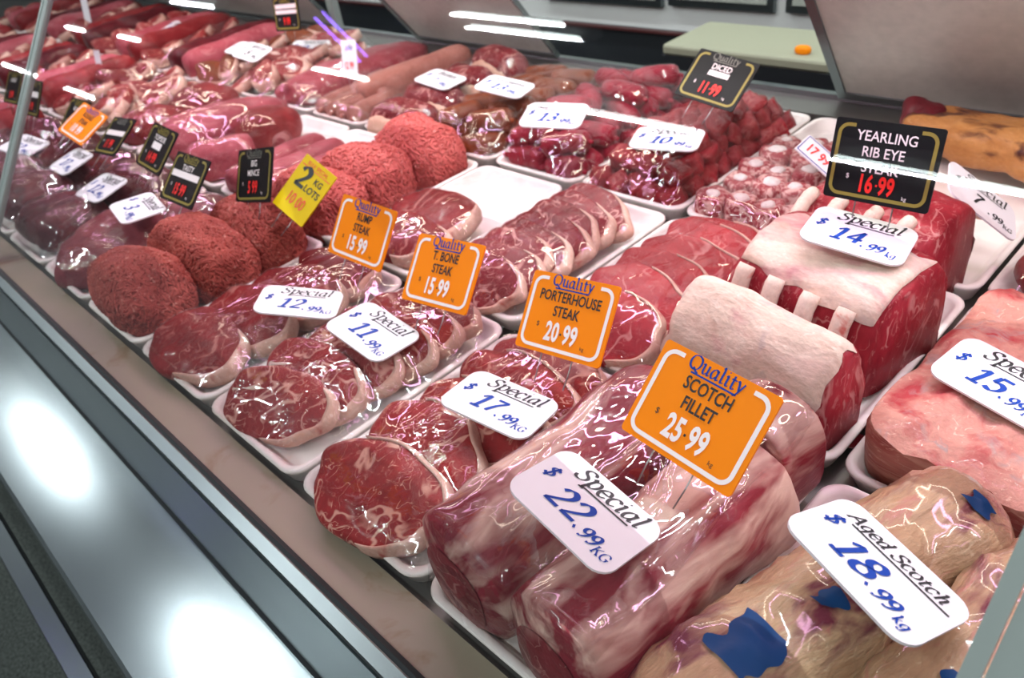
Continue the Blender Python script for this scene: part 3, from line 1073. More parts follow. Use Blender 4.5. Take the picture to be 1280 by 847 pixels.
# smoked joint on the back ledge
t = thing('smoked_joint', 'tan smoked joint with dark patches lying along the back ledge', 'meat', (-.30, 2.10, .010), (0, 0, math.radians(72)))
V, F = log_shape(.52, .105, .060, 91, amp=.3, freq=10, e0=.3, e1=.45, taper=.25)
mk('meat_body', V, F, 'tan', t)
V, F = lump(.05, .06, .05, 92, .3, 16); mk('torn_end', [(x, y + .50, z + .03) for x, y, z in V], F, 'roast', t)
V, F = lump(.03, .03, .04, 92, .1, 10); o = mk('knuckle_bone', V, F, 'bone', None); place(o, (-.46, 1.80, FLOOR + .09)); tag(o, 'rounded cream knuckle bone behind the rib eye card', 'bone')
# dark steak at the right margin
tray(1, 2, 'white foam tray at the right margin holding a dark steak')
g = [steak('dark red steak at the right margin beside the fat slab', (-.17, 1.70, .0), (.1, 0, .3), .16, .12, .05, 'round', 'redlump', 71, rim=None)]
film(1, 2, g, seed=8)

# fat slab
tray(1, 1, 'white foam tray under the pale fat covered slab')
t = thing('fat_slab', 'large pale pink fat covered slab under the Special 15.99 ticket', 'meat', (-.175, 1.235, FLOOR), (0, 0, math.radians(-3)))


def slab(hx, hy, hz, seed, n=72, amp=.022):
    rings = []
    for f, z in ((.90, 0), (.97, .12), (.99, .5), (1.0, .8), (.975, .95), (.93, 1), (.75, 1.03), (.5, 1.05), (.25, 1.05), (.05, 1.05)):
        rg = []
        for j in range(n):
            a = 2 * PI * j / n
            c, s_ = math.cos(a), math.sin(a)
            q = (abs(c) ** 6 + abs(s_) ** 6) ** (-1 / 6)
            x, y = hx * q * c * f, hy * q * s_ * f
            x += .02 * nz((x, y, 0), 7, seed); y += .02 * nz((x, y, 5), 7, seed)
            rg.append((x, y, max(0, hz * z + (amp * nz((x, y, 0), 13, seed) + amp * .5 * nz((x, y, 0), 34, seed) if z > .6 else 0))))
        rings.append(rg)
    return rings


rg = slab(.185, .275, .115, 12)
V, F = loft(rg[:5], True, False); mk('lean_side', V, F, 'brisket_side', t)
V, F = loft(rg[4:], False, True); mk('fat_layer', V, F, 'brisket', t)

# ------------------------------------------------------------------ back row
# oxtail
tray(-1, 2, 'white foam tray of oxtail pieces, back row')
x0, x1, y0, y1 = cell(-1, 2)
for row in range(5):
    for c in range(4):
        x = x0 + .055 + .083 * c + (.035 if row % 2 else 0) * .6 + rnd.uniform(-.008, .008)
        y = y0 + .075 + .094 * row + rnd.uniform(-.008, .008)
        rr = rnd.uniform(.041, .049); h = rnd.uniform(.075, .095)
        seed = rnd.uniform(0, 50)
        t = thing('oxtail_piece', 'round red oxtail piece with white bone centre', 'meat', (x, y, FLOOR), (rnd.uniform(-.12, .05), rnd.uniform(-.1, .1), rnd.uniform(0, 6)), 'oxtail pieces')
        rings = []
        for f, z in ((.85, 0), (1, .1), (1.04, .5), (1, .88), (.88, 1), (.6, 1.03), (.42, 1.0)):
            rings.append([(rr * f * (1 + .09 * math.sin(5 * a + seed) + .05 * math.sin(3 * a)) * math.cos(a), rr * f * (1 + .09 * math.sin(5 * a + seed)) * math.sin(a), h * z) for a in [2 * PI * j / 24 for j in range(24)]])
        V, F = loft(rings, True, True); mk('meat_ring', V, F, 'oxtail', t)
        br = rr * rnd.uniform(.36, .48)
        rings = [[(br * f * (1 + .15 * math.sin(2 * a + seed)) * math.cos(a), br * f * (1 + .12 * math.sin(3 * a + seed)) * math.sin(a), z) for a in [2 * PI * j / 14 for j in range(14)]]
                 for f, z in ((1, h * .6), (1.05, h * 1.02), (.8, h * 1.07), (.3, h * 1.08))]
        V, F = loft(rings, True, True); mk('bone_core', V, F, 'whitebone', t)
ox = [o for o in COL.objects if o.name.startswith('oxtail_piece')]
film(-1, 2, ox, seed=9, wr=.003)

# diced beef
def cube_mesh(seed, n=4):
    r_ = random.Random(seed)
    V = {}; Vl = []; F = []
    sx, sy, sz = r_.uniform(.8, 1.35), r_.uniform(.75, 1.15), r_.uniform(.7, 1.0)

    def vid(p):
        key = tuple(round(c, 5) for c in p)
        if key not in V:
            v = Vector(p)
            q = v.normalized() * 1.15
            w = v.lerp(q, .20)
            d = 1 + .22 * nz(w, 1.1, seed) + .05 * nz(w, 4, seed)
            V[key] = len(Vl); Vl.append((w.x * sx * d * .034, w.y * sy * d * .034, w.z * sz * d * .034))
        return V[key]
    for ax in range(3):
        for sg in (-1, 1):
            for i in range(n):
                for j in range(n):
                    cs = []
                    for a, b in ((0, 0), (1, 0), (1, 1), (0, 1)):
                        p = [0, 0, 0]; p[ax] = sg; p[(ax + 1) % 3] = 2 * (i + a) / n - 1; p[(ax + 2) % 3] = 2 * (j + b) / n - 1
                        cs.append(vid(p))
                    F.append(tuple(cs) if sg > 0 else tuple(reversed(cs)))
    return Vl, F


tray(-2, 2, 'white foam tray of diced beef, back row')
x0, x1, y0, y1 = cell(-2, 2)
protos = []
dice = []
for lay, (nx_, ny_, z) in enumerate([(5, 9, .0), (4, 8, .05), (3, 6, .092)]):
    for i in range(nx_):
        for j in range(ny_):
            x = (x0 + x1) / 2 + (i - (nx_ - 1) / 2) * .064 + rnd.uniform(-.012, .012)
            y = (y0 + y1) / 2 - .01 + (j - (ny_ - 1) / 2) * .073 + rnd.uniform(-.012, .012)
            rot = (rnd.uniform(-.6, .6), rnd.uniform(-.6, .6), rnd.uniform(0, 6))
            kk = len(dice) % 8
            if len(protos) <= kk:
                V, F = cube_mesh(kk + 3)
                o = mk('beef_cube', V, F, 'dice'); protos.append(o)
            else:
                o = link('beef_cube', protos[kk].data)
            place(o, (x, y, FLOOR + .032 + z), rot)
            tag(o, 'rough red cube of diced beef under the Special 10 ticket', 'meat cube', 'diced beef cubes'); dice.append(o)
film(-2, 2, dice, seed=10, wr=.005)


def sausage_mesh(L, r, bend, seed, n=12, m_=14):
    pts = []; rad = []
    for i in range(m_ + 1):
        t = i / m_
        pts.append((L * (t - .5), bend * (1 - (2 * t - 1) ** 2), 0))
        e = min(t, 1 - t) / .16
        rad.append(r * (math.sqrt(max(0, 1 - (1 - min(1, e)) ** 2)) * .93 + .07) * (1 + .07 * nz((t * 3, 0, 0), 2, seed)))
    V, F = tube(pts, rad, n)
    a = tube([(-L * .5 - .012, -.004, 0), (-L * .5 + .004, 0, 0)], [r * .18, r * .25], 6)
    b = tube([(L * .5 - .004, 0, 0), (L * .5 + .012, -.004, 0)], [r * .25, r * .18], 6)
    return (V, F), join(a, b)


def sausages(k, r, label, mat, spots, L, rad, group, traylabel, seed=11):
    tray(k, r, traylabel)
    (V, F), (Vk, Fk) = sausage_mesh(L, rad, .02, seed)
    out = []
    proto = None
    cx = sum(cell(k, r)[:2]) / 2
    for (dx, y, z, yaw, tl) in spots:
        loc = (cx + dx, y, FLOOR + rad + z); rot = (0, math.radians(tl), math.radians(yaw))
        if proto is None:
            t = thing('sausage', label, 'sausage', loc, rot, group)
            mk('sausage_body', V, F, mat, t); mk('casing_knot', Vk, Fk, mat, t)
            proto = t
        else:
            t = dup(proto, loc, rot)
        out.append(t)
    film(k, r, out, seed=seed, wr=.005, mat='film_creased')
    return out


sp = []
for j in range(8):
    for i in range(2):
        sp.append((-.085 + .17 * i + rnd.uniform(-.01, .01), 1.635 + .088 * j + rnd.uniform(-.008, .008), 0, rnd.uniform(-14, 14), rnd.uniform(-6, 6)))
for j in range(7):
    for i in range(2):
        sp.append((-.075 + .15 * i + rnd.uniform(-.02, .02), 1.675 + .088 * j + rnd.uniform(-.01, .01), .062, rnd.uniform(-28, 28), rnd.uniform(-10, 10)))
for j in range(6):
    sp.append((rnd.uniform(-.07, .07), 1.72 + .086 * j, .118, rnd.uniform(-40, 40), rnd.uniform(-8, 8)))
sausages(-3, 2, 'plump dark red sausage under cling film', 'redsaus', sp, .165, .036, 'red sausages in the back row', 'white foam tray heaped with red sausages, back row', 12)
sp = []
for j in range(6):
    for i in range(2):
        sp.append((-.085 + .17 * i, 1.650 + .106 * j, 0, 62 + rnd.uniform(-14, 14), rnd.uniform(-5, 5)))
for j in range(5):
    for i in range(2):
        sp.append((-.07 + .14 * i, 1.70 + .11 * j, .062, 40 + rnd.uniform(-25, 25), rnd.uniform(-8, 8)))
sausages(-4, 2, 'glossy brown sausage under cling film', 'brownsaus', sp, .175, .040, 'brown sausages in the back row', 'white foam tray heaped with brown sausages, back row', 13)
sp = [(-.12 + .078 * i, 1.70, .0, 96, 0) for i in range(4)] + [(-.09 + .08 * i, 1.86, .02, 100, 0) for i in range(3)]
sausages(-6, 2, 'thick pale pink sausage standing in a row under cling film', 'palesaus', sp, .22, .045, 'pale sausages in the back row', 'white foam tray of pale sausages, back row', 14)
t = meat_log('ox_tongue', 'long grey pink tongue laid over the pale sausages', (-2.80, 1.72, FLOOR + .05), -8, .54, .060, .052, 41, 'palesaus', ends=(False, False), e0=.3, e1=.2, amp=.12)

# brisket rolls
tray(-5, 2, 'white foam tray of folded brisket slices, back row')
g = [meat_log('brisket_roll', 'brisket piece with thick yellow fat, nearest in its tray', (-2.60, 1.60, FLOOR), -78, .0, .1, .1, 1, 'lapped')] if False else []
for i, (y, lab) in enumerate(((1.655, 'folded brisket piece with thick cream fat, nearest in its tray'), (1.82, 'folded brisket piece with white fat under the brisket ticket'), (2.00, 'folded brisket piece behind the brisket ticket'), (2.19, 'folded brisket piece by the rear service door'))):
    t = thing('brisket_piece', lab, 'meat', (-2.445, y, FLOOR), (0, 0, math.radians(8 - 5 * i)), 'brisket pieces in the back row')
    V, F = lump(.155, .075, .075 + .008 * i, 60 + i, .14, 9, 30, 18, 3.0); mk('lean_meat', V, F, 'lapped', t)
    V, F = lump(.140, .030, .052 + .008 * i, 80 + i, .2, 12, 26, 14, 3.0); mk('fat_layer', [(x, yy - .055, z) for x, yy, z in V], F, 'fat', t)
    g.append(t)
film(-5, 2, g, seed=15, wr=.003)

# pink strips and red cut, middle row
tray(-5, 1, 'white foam tray with pink fillets and a bare back end, middle row')
g = []
for i, (dx, y, L, rx, lab) in enumerate(((-.10, .965, .40, .055, 'long pink fillet left in the tray behind the mince card'), (.0, .985, .38, .055, 'long pink fillet in the middle behind the mince card'), (.10, .975, .36, .055, 'long pink fillet beside the pale mince'))):
    g.append(meat_log('pork_fillet', lab, (-2.443 + dx, y, FLOOR), 4 - 4 * i, L, rx, .055, 100 + i, 'pinkmeat', ends=(False, False), e0=.2, e1=.25))
film(-5, 1, g, seed=16)
tray(-6, 1, 'white foam tray with one red cut and much bare foam, middle row')
t = thing('red_cut', 'smooth dark red cut with grey membrane on bare white tray', 'meat', (-2.90, 1.33, FLOOR), (0, 0, .3))
V, F = lump(.12, .12, .085, 120, .12, 7); mk('meat_body', V, F, 'redlump', t)
V, F = lump(.055, .05, .05, 121, .15, 9); mk('trimmed_flap', [(x + .09, y - .05, z) for x, y, z in V], F, 'cutface', t)
u = meat_log('pink_roast', 'pink roast lying at the front of the bare foam tray', (-2.86, .965, FLOOR), -30, .24, .08, .07, 122, 'pinkmeat', ends=(False, False), e0=.25, e1=.25)
film(-6, 1, [t, u], seed=17)

# wrapped roasts on the left of the front row
def roast_tray(k, r, labels, mat, traylabel, seed, n=2, rz=.075, h=.0):
    x0, x1, y0, y1 = cell(k, r)
    tray(k, r, traylabel)
    g = []
    ln = (y1 - y0 - .07) / n
    for i in range(n):
        t = thing('wrapped_roast', labels[i % len(labels)], 'meat', ((x0 + x1) / 2 + rnd.uniform(-.012, .012), y0 + .035 + ln * (i + .5), FLOOR), (0, 0, rnd.uniform(-.12, .12)),
                  'wrapped roasts in the front row' if r == 0 else 'wrapped roasts further back')
        V, F = lump((x1 - x0) * .5 - .028, ln * .53, rz * rnd.uniform(.92, 1.15), seed + i * 9, .22, 6, 34, 22, 2.7, .25)
        mk('meat_body', V, F, mat, t)
        g.append(t)
    film(k, r, g, 36, 52, seed=seed, wr=.010, mat='film_creased')
    return g


roast_tray(-5, 0, ['broad corned roast under the Special 3 ticket beside the mince', ], 'corned', 'white foam tray under the corned roast', 131, 1, .078)
roast_tray(-6, 0, ['dark wrapped roast at the front of the tray next to the corned roast', 'dark wrapped roast at the back of the tray next to the corned roast'], 'roast', 'white foam tray of dark roasts next to the corned roast', 141)
roast_tray(-7, 0, ['dark wrapped roast below the orange round steak card', 'dark wrapped roast beside the orange round steak card'], 'roast', 'white foam tray of dark roasts below the orange round steak card', 151)
roast_tray(-8, 0, ['dark wrapped roast near the grey glass joint'], 'roast', 'white foam tray of dark roasts near the glass joint', 161, 2)
roast_tray(-9, 0, ['dark wrapped roast left of the grey glass joint'], 'roast', 'white foam tray of dark roasts left of the glass joint', 171, 2)
roast_tray(-7, 1, ['pink wrapped joint in the middle row left of the bare foam tray'], 'pinkmeat', 'white foam tray of pink joints left of the bare tray', 181, 1, .08)
roast_tray(-8, 1, ['reddish wrapped joint in the middle row behind the black cards'], 'redlump', 'white foam tray of reddish joints in the middle row', 191, 2)
roast_tray(-7, 2, ['flat bright pink joint in the back row beside the pale sausages'], 'pinkmeat', 'white foam tray under the flat pink joint, back row', 201, 1, .075)


def chop_heap(k, r, label, mat, traylabel, seed, n=14, bones=True, group=None, wrap=True):
    x0, x1, y0, y1 = cell(k, r)
    tray(k, r, traylabel)
    r_ = random.Random(seed)
    g = []
    proto = []
    for i in range(n):
        x = x0 + .07 + (x1 - x0 - .14) * ((i * .618) % 1); y = y0 + .07 + (y1 - y0 - .14) * (i + .5) / n
        z = .0 + (.045 if i % 2 else 0)
        rot = (r_.uniform(.1, .6), r_.uniform(-.3, .3), r_.uniform(-1, 1))
        if len(proto) < 3:
            t = steak(label, (x, y, z), rot, r_.uniform(.085, .115), r_.uniform(.05, .07), .04, 'notch', mat, seed + i, rim=(-1.6, 1.4), rimw=.16, group=group, bone=bones, name='meat_chop', n=28)
            proto.append(t)
        else:
            t = dup(proto[i % 3], (x, y, z), rot)
        g.append(t)
    if wrap:
        film(k, r, g, 26, 38, seed=seed, wr=.005)
    return g


chop_heap(-8, 2, 'chopped red bone piece below the Special 8 ticket', 'tbone', 'white foam tray of chopped bones, back row', 211, 16, group='chopped bones in the back row')
chop_heap(-9, 1, 'red chop with fat edge in the middle row near the glass joint', 'scotch', 'white foam tray of chops, middle row near the glass joint', 221, 14, group='chops in the middle row')
chop_heap(-9, 2, 'orange brown marinated piece at the far end of the back row', 'brownsaus', 'white foam tray of marinated pieces, back row', 231, 12, bones=False, group='marinated pieces in the back row')
mats = ['lapped', 'scotch', 'redlump', 'tbone', 'pinkmeat', 'rump']
for k in range(-10, -20, -1):
    for r in range(3):
        if k < -13 and r == 0:
            continue
        lab = 'white foam tray at the far end of the counter, %s row' % ('front', 'middle', 'back')[r]
        if (k + r) % 2:
            chop_heap(k, r, 'red cut piece heaped in a far end tray, %s row' % ('front', 'middle', 'back')[r], mats[(k * 5 + r) % 6], lab, 300 + k * 3 + r, 9, bones=(k + r) % 3 == 0, group='far end cut pieces, %s row' % ('front', 'middle', 'back')[r], wrap=k > -13)
        else:
            x0, x1, y0, y1 = cell(k, r)
            tray(k, r, lab)
            for i in range(2):
                t = meat_log('far_roast', 'wrapped red roast in a far end tray, %s row' % ('front', 'middle', 'back')[r], (x0 + .10 + .17 * i, y0 + .04, FLOOR), 0, y1 - y0 - .1, .08, .08, 400 + k * 7 + r + i * 3, ('redlump', 'roast', 'pinkmeat')[(k + r + i) % 3],
                             ends=(False, False), e0=.22, e1=.22, amp=.2, m=14, n=16)
                t['group'] = 'far end roasts, %s row' % ('front', 'middle', 'back')[r]

#@@CARDS
# ------------------------------------------------------------------ lettering
# broad-pen skeleton letters: strokes of points (x, y) on a 1-em square, then the advance
GLYPH = {
    'S': ([[(.50, .58), (.45, .68), (.32, .72), (.18, .68), (.12, .56), (.20, .44), (.36, .36), (.47, .26), (.46, .12), (.36, .02), (.22, -.01), (.10, .04), (.05, .16)]], .56),
    'p': ([[(.04, .42), (.13, .50), (.13, -.24)], [(.02, -.24), (.25, -.24)], [(.13, .36), (.24, .48), (.38, .47), (.46, .34), (.44, .14), (.34, .01), (.22, .02), (.13, .12)]], .54),
    'e': ([[(.09, .25), (.40, .27), (.42, .38), (.34, .48), (.20, .48), (.09, .36), (.06, .20), (.14, .03), (.28, -.01), (.42, .10)]], .48),
    'c': ([[(.40, .38), (.34, .47), (.20, .48), (.09, .36), (.06, .20), (.14, .03), (.27, -.01), (.40, .09)]], .46),
    'i': ([[(.04, .42), (.13, .49), (.13, .06), (.20, .0), (.28, .05)], [(.10, .66), (.16, .70)]], .30),
    'a': ([[(.38, .38), (.27, .49), (.13, .40), (.06, .20), (.12, .02), (.24, .02), (.37, .18)], [(.39, .49), (.38, .08), (.44, 0), (.51, .06)]], .53),
    'l': ([[(.04, .68), (.13, .74), (.13, .06), (.20, 0), (.28, .05)]], .30),
    'Q': ([[(.40, .72), (.18, .66), (.06, .42), (.12, .12), (.34, -.01), (.58, .08), (.68, .36), (.60, .62), (.40, .72)], [(.34, .10), (.50, -.04), (.68, -.14)]], .76),
    'u': ([[(.03, .42), (.12, .49), (.12, .12), (.22, .0), (.36, .12)], [(.39, .49), (.39, .06), (.45, 0), (.52, .05)]], .54),
    't': ([[(.16, .64), (.15, .10), (.22, 0), (.33, .06)], [(.03, .46), (.32, .46)]], .36),
    'y': ([[(.03, .45), (.11, .49), (.24, .04)], [(.44, .49), (.24, .0), (.12, -.22), (.01, -.20)]], .48),
    'A': ([[(.02, 0), (.36, .72)], [(.36, .72), (.58, 0)], [(.16, .26), (.48, .26)], [(-.04, 0), (.12, 0)], [(.48, 0), (.68, 0)]], .68),
    'g': ([[(.38, .38), (.26, .49), (.12, .40), (.06, .22), (.12, .06), (.24, .04), (.37, .18)], [(.39, .49), (.38, -.12), (.26, -.25), (.10, -.20)]], .50),
    'd': ([[(.38, .38), (.26, .49), (.12, .40), (.06, .20), (.12, .02), (.24, .02), (.37, .18)], [(.33, .70), (.40, .74), (.39, .08), (.45, 0), (.52, .05)]], .53),
    'o': ([[(.24, .49), (.09, .38), (.06, .18), (.16, .01), (.30, .01), (.43, .14), (.43, .34), (.32, .48), (.24, .49)]], .50),
    't_': ([], .3),
    'h': ([[(.04, .68), (.13, .74), (.13, 0)], [(.13, .30), (.26, .48), (.38, .44), (.39, .08), (.45, 0), (.52, .05)]], .54),
    'B': ([[(.12, .72), (.12, 0)], [(.02, .72), (.34, .71), (.46, .60), (.42, .44), (.28, .38), (.14, .38)], [(.28, .38), (.48, .32), (.54, .18), (.44, .03), (.28, 0), (.02, 0)]], .60),
    'r': ([[(.03, .42), (.12, .49), (.12, 0)], [(.12, .28), (.22, .46), (.34, .47)]], .38),
    's': ([[(.36, .38), (.28, .48), (.14, .46), (.10, .34), (.20, .26), (.34, .18), (.34, .06), (.22, -.01), (.06, .06)]], .42),
    'k': ([[(.04, .68), (.13, .74), (.13, 0)], [(.40, .46), (.13, .22)], [(.20, .28), (.42, 0), (.50, .03)]], .50),
    'L': ([[(.12, .72), (.12, 0), (.44, 0), (.50, .16)], [(.02, .72), (.24, .72)]], .54),
    'P': ([[(.12, .72), (.12, 0)], [(.02, .72), (.36, .71), (.50, .56), (.42, .36), (.14, .34)], [(.02, 0), (.24, 0)]], .56),
    'n': ([[(.03, .42), (.12, .49), (.12, 0)], [(.12, .28), (.25, .48), (.37, .44), (.38, .06), (.44, 0), (.50, .04)]], .53),
    'w': ([[(.03, .45), (.10, .49), (.18, .02)], [(.32, .46), (.18, .0)], [(.32, .46), (.44, .02)], [(.58, .49), (.44, .0)]], .62),
    'z': ([[(.05, .47), (.40, .47)], [(.40, .47), (.04, .0)], [(.04, .0), (.42, .0)]], .46),
    '$': ([[(.46, .54), (.36, .64), (.20, .64), (.12, .52), (.22, .42), (.38, .34), (.46, .22), (.38, .08), (.22, .06), (.08, .16)], [(.30, .76), (.24, -.08)]], .56),
    'K': ([[(.12, .72), (.12, 0)], [(.54, .70), (.14, .32)], [(.24, .42), (.56, 0)], [(.02, 0), (.24, 0)], [(.02, .72), (.24, .72)], [(.44, 0), (.66, 0)]], .66),
    'G': ([[(.58, .54), (.48, .68), (.30, .72), (.12, .58), (.06, .34), (.14, .10), (.32, -.01), (.54, .06), (.56, .26)], [(.40, .28), (.66, .28)]], .70),
    '0': ([[(.28, .72), (.12, .58), (.08, .34), (.16, .06), (.28, 0), (.42, .12), (.48, .38), (.40, .64), (.28, .72)]], .56),
    '1': ([[(.10, .56), (.30, .70), (.28, .0)], [(.10, 0), (.46, 0)]], .52),
    '2': ([[(.08, .56), (.16, .68), (.30, .72), (.44, .62), (.44, .46), (.30, .26), (.08, .02)], [(.06, .02), (.50, .02)]], .56),
    '3': ([[(.10, .62), (.26, .72), (.42, .64), (.42, .48), (.26, .38), (.44, .30), (.46, .12), (.30, .0), (.08, .08)]], .54),
    '4': ([[(.38, 0), (.38, .72)], [(.38, .72), (.06, .22)], [(.04, .22), (.54, .22)]], .58),
    '5': ([[(.14, .70), (.48, .70)], [(.14, .70), (.12, .40)], [(.12, .40), (.30, .44), (.46, .32), (.44, .12), (.28, .0), (.08, .08)]], .56),
    '7': ([[(.10, .68), (.50, .68)], [(.50, .68), (.28, .36), (.18, 0)]], .52),
    '8': ([[(.28, .38), (.14, .48), (.14, .64), (.28, .72), (.42, .64), (.42, .48), (.28, .38), (.10, .24), (.12, .06), (.28, 0), (.46, .08), (.46, .26), (.28, .38)]], .56),
    '9': ([[(.44, .46), (.30, .34), (.14, .40), (.10, .58), (.22, .72), (.38, .70), (.46, .54), (.42, .24), (.28, .02), (.12, .0)]], .54),
    '.': ([[(.10, .02), (.15, .06)]], .24),
    ' ': ([], .28),
}


def pen(txt, size, x, y, shear=.28, thick=.125, thin=.035, align='C', xs=1.0, nib=.62):
    """lettering drawn with a broad pen, returned as a flat mesh in card units"""
    V, F = [], []
    cx = 0.0
    for ch in txt:
        st, adv = GLYPH.get(ch, GLYPH['o'])
        for pts in st:
            P = [Vector(p) for p in pts]
            if len(P) > 2:
                Q = []
                for i in range(len(P) - 1):
                    a, b, c, d = P[max(i - 1, 0)], P[i], P[i + 1], P[min(i + 2, len(P) - 1)]
                    for q in range(4):
                        u = q / 4
                        Q.append(.5 * ((2 * b) + (c - a) * u + (2 * a - 5 * b + 4 * c - d) * u * u + (3 * b - a - 3 * c + d) * u ** 3))
                Q.append(P[-1]); P = Q
            o = len(V)
            for i, p in enumerate(P):
                d = (P[min(i + 1, len(P) - 1)] - P[max(i - 1, 0)])
                if d.length < 1e-6:
                    d = Vector((1, 0))
                d.normalize()
                nrm = Vector((-d.y, d.x))
                w = thin + (thick - thin) * abs(math.sin(math.atan2(d.y, d.x) - nib + .15))
                for sg in (.5, -.5):
                    q = p + nrm * (w * sg)
                    V.append((x + ((q.x + cx) * xs + q.y * shear) * size, y + q.y * size, 0))
            for i in range(len(P) - 1):
                a = o + 2 * i
                F.append((a + 1, a + 3, a + 2, a))
        cx += adv
    wd = (cx * xs) * size
    off = -wd / 2 if align == 'C' else 0
    return [(vx + off, vy, vz) for vx, vy, vz in V], F


_txt = {}


def sans(txt, size, x, y, bold=.0, xs=1.0, shear=0.0, align='C', sp=1.0):
    """plain sign lettering"""
    key = (txt, bold, shear, sp)
    if key not in _txt:
        c = bpy.data.curves.new('lettering', 'FONT')
        c.body = txt; c.align_x = 'LEFT'; c.size = 1; c.offset = bold; c.shear = shear; c.resolution_u = 3; c.space_character = sp
        o = bpy.data.objects.new('lettering', c)
        COL.objects.link(o)
        bpy.context.view_layer.update()
        me = bpy.data.meshes.new_from_object(o.evaluated_get(bpy.context.evaluated_depsgraph_get()))
        V = [tuple(v.co) for v in me.vertices]; F = [tuple(p.vertices) for p in me.polygons]
        bpy.data.objects.remove(o); bpy.data.meshes.remove(me); bpy.data.curves.remove(c)
        _txt[key] = (V, F)
    V, F = _txt[key]
    w = max(v[0] for v in V) + min(v[0] for v in V)
    off = w / 2 if align == 'C' else 0
    return [(x + (vx - off) * size * xs, y + vy * size, 0) for vx, vy, vz in V], F


def rect(x0, x1, y0, y1):
    return [(x0, y0, 0), (x1, y0, 0), (x1, y1, 0), (x0, y1, 0)], [(0, 1, 2, 3)]


def stroke2(pts, w):
    V, F = [], []
    P = [Vector(p) for p in pts]
    for i, p in enumerate(P):
        d = (P[min(i + 1, len(P) - 1)] - P[max(i - 1, 0)]).normalized()
        n_ = Vector((-d.y, d.x)) * w / 2
        V += [(p.x + n_.x, p.y + n_.y, 0), (p.x - n_.x, p.y - n_.y, 0)]
    for i in range(len(P) - 1):
        F.append((2 * i + 1, 2 * i + 3, 2 * i + 2, 2 * i))
    return V, F


def card(name, label, cat, loc, q, w, h, mat, rad, layers, group, spikes=False, bend=0.0):
    """layers: (part name, material, [(V, F), ...]) in units of the card width"""
    t = thing(name, label, cat, loc, quat=q, group=group)

    def bz(x):
        return -bend * (x / w * 2) ** 2
    outl = rrect(-w / 2, w / 2, -h / 2, h / 2, rad, 0, 5)
    rings = [[(x, y, z + bz(x)) for x, y, _ in outl] for z in (-.004, 0)]
    V, F = loft(rings, True, True)
    mk('card_board', V, F, mat, t, False)
    for i, (nm, mt, meshes) in enumerate(layers):
        V, F = join(*meshes)
        mk(nm, [(x * w, y * w, .0008 + .0003 * i + bz(x * w)) for x, y, z in V], F, mt, t, False)
    if spikes:
        for sx in (-.18, .18):
            V, F = tube([(sx * w, -h * .30, -.006), (sx * w, -h * .5 - .025, -.006), (sx * w * .95, -h * .5 - .055, -.005)], .0013, 6)
            mk('wire_spike', V, F, 'wire', t)
    return t


def bracket(a=1 / 1.3):
    """rounded frame line, open along the middle of the top"""
    m_, r_, hw, hh = .055, .085, .5, a / 2
    x1, y1 = hw - m_, hh - m_
    pts = [(.30, y1)]
    for cx, cy, a0 in ((x1 - r_, y1 - r_, 90), (x1 - r_, -y1 + r_, 0), (-x1 + r_, -y1 + r_, -90), (-x1 + r_, y1 - r_, -180)):
        for k in range(7):
            an = math.radians(a0 - 15 * k)
            pts.append((cx + r_ * math.cos(an), cy + r_ * math.sin(an)))
    pts.append((-.30, y1))
    return stroke2(pts, .034)


def price_sans(a, b, size, y, x=0.0, xs=.62, bold=.034):
    return [sans(a + b, size, x, y, bold, xs, 0, 'C', 1.06)]


CW, CH = .192, .192 / 1.3
WW, WH = .188, .188 / 1.45


def orange(label, loc, q, lines, pr):
    quality = [pen('Quality', .145, -.01, .275, 0, .12, .04), stroke2([(-.20, .248), (.19, .248)], .014)]
    ls = [sans(l, .140, 0, .125 - .140 * i, .018, .74) for i, l in enumerate(lines)]
    y = -.250
    pp = price_sans(pr, '', .25, y)
    small = [sans('$', .065, -.29, y + .11), sans('kg', .05, .27, y - .02), rect(-.012, .006, y + .065, y + .085)]
    return card('orange_price_card', label, 'price card', loc, q, CW, CH, 'orange', .006,
                [('white_frame', 'pale', [bracket()]), ('quality_lettering', 'blue', quality), ('name_lettering', 'ink', ls + small), ('price_digits', 'pale', pp)], 'orange price cards', True)


def black(label, loc, q, lines, pr, quality='gold', strips=(), size=.125, price_y=-.245, linemat='pale'):
    lay = [('gold_frame', 'gold', [bracket()])]
    y0 = .13
    if quality:
        lay.append(('quality_lettering', quality, [pen('Quality', .135, -.01, .275, 0, .12, .04), stroke2([(-.20, .252), (.19, .252)], .012)]))
    else:
        y0 = .20
    if lines:
        lay.append(('name_lettering', linemat, [sans(l, size, 0, y0 - size * 1.08 * i, .012, .9) for i, l in enumerate(lines)]))
    if strips:
        lay.append(('paper_strip', 'pale', [rect(*s_) for s_ in strips]))
    lay.append(('price_digits', 'red', price_sans(pr, '', .235, price_y) + [rect(-.012, .006, price_y + .065, price_y + .085)]))
    lay.append(('small_marks', 'pale', [sans('$', .065, -.29, price_y + .11), sans('kg', .05, .27, price_y - .02)]))
    return card('black_price_card', label, 'price card', loc, q, CW, CH, 'blackboard', .006, lay, 'black price cards', True)


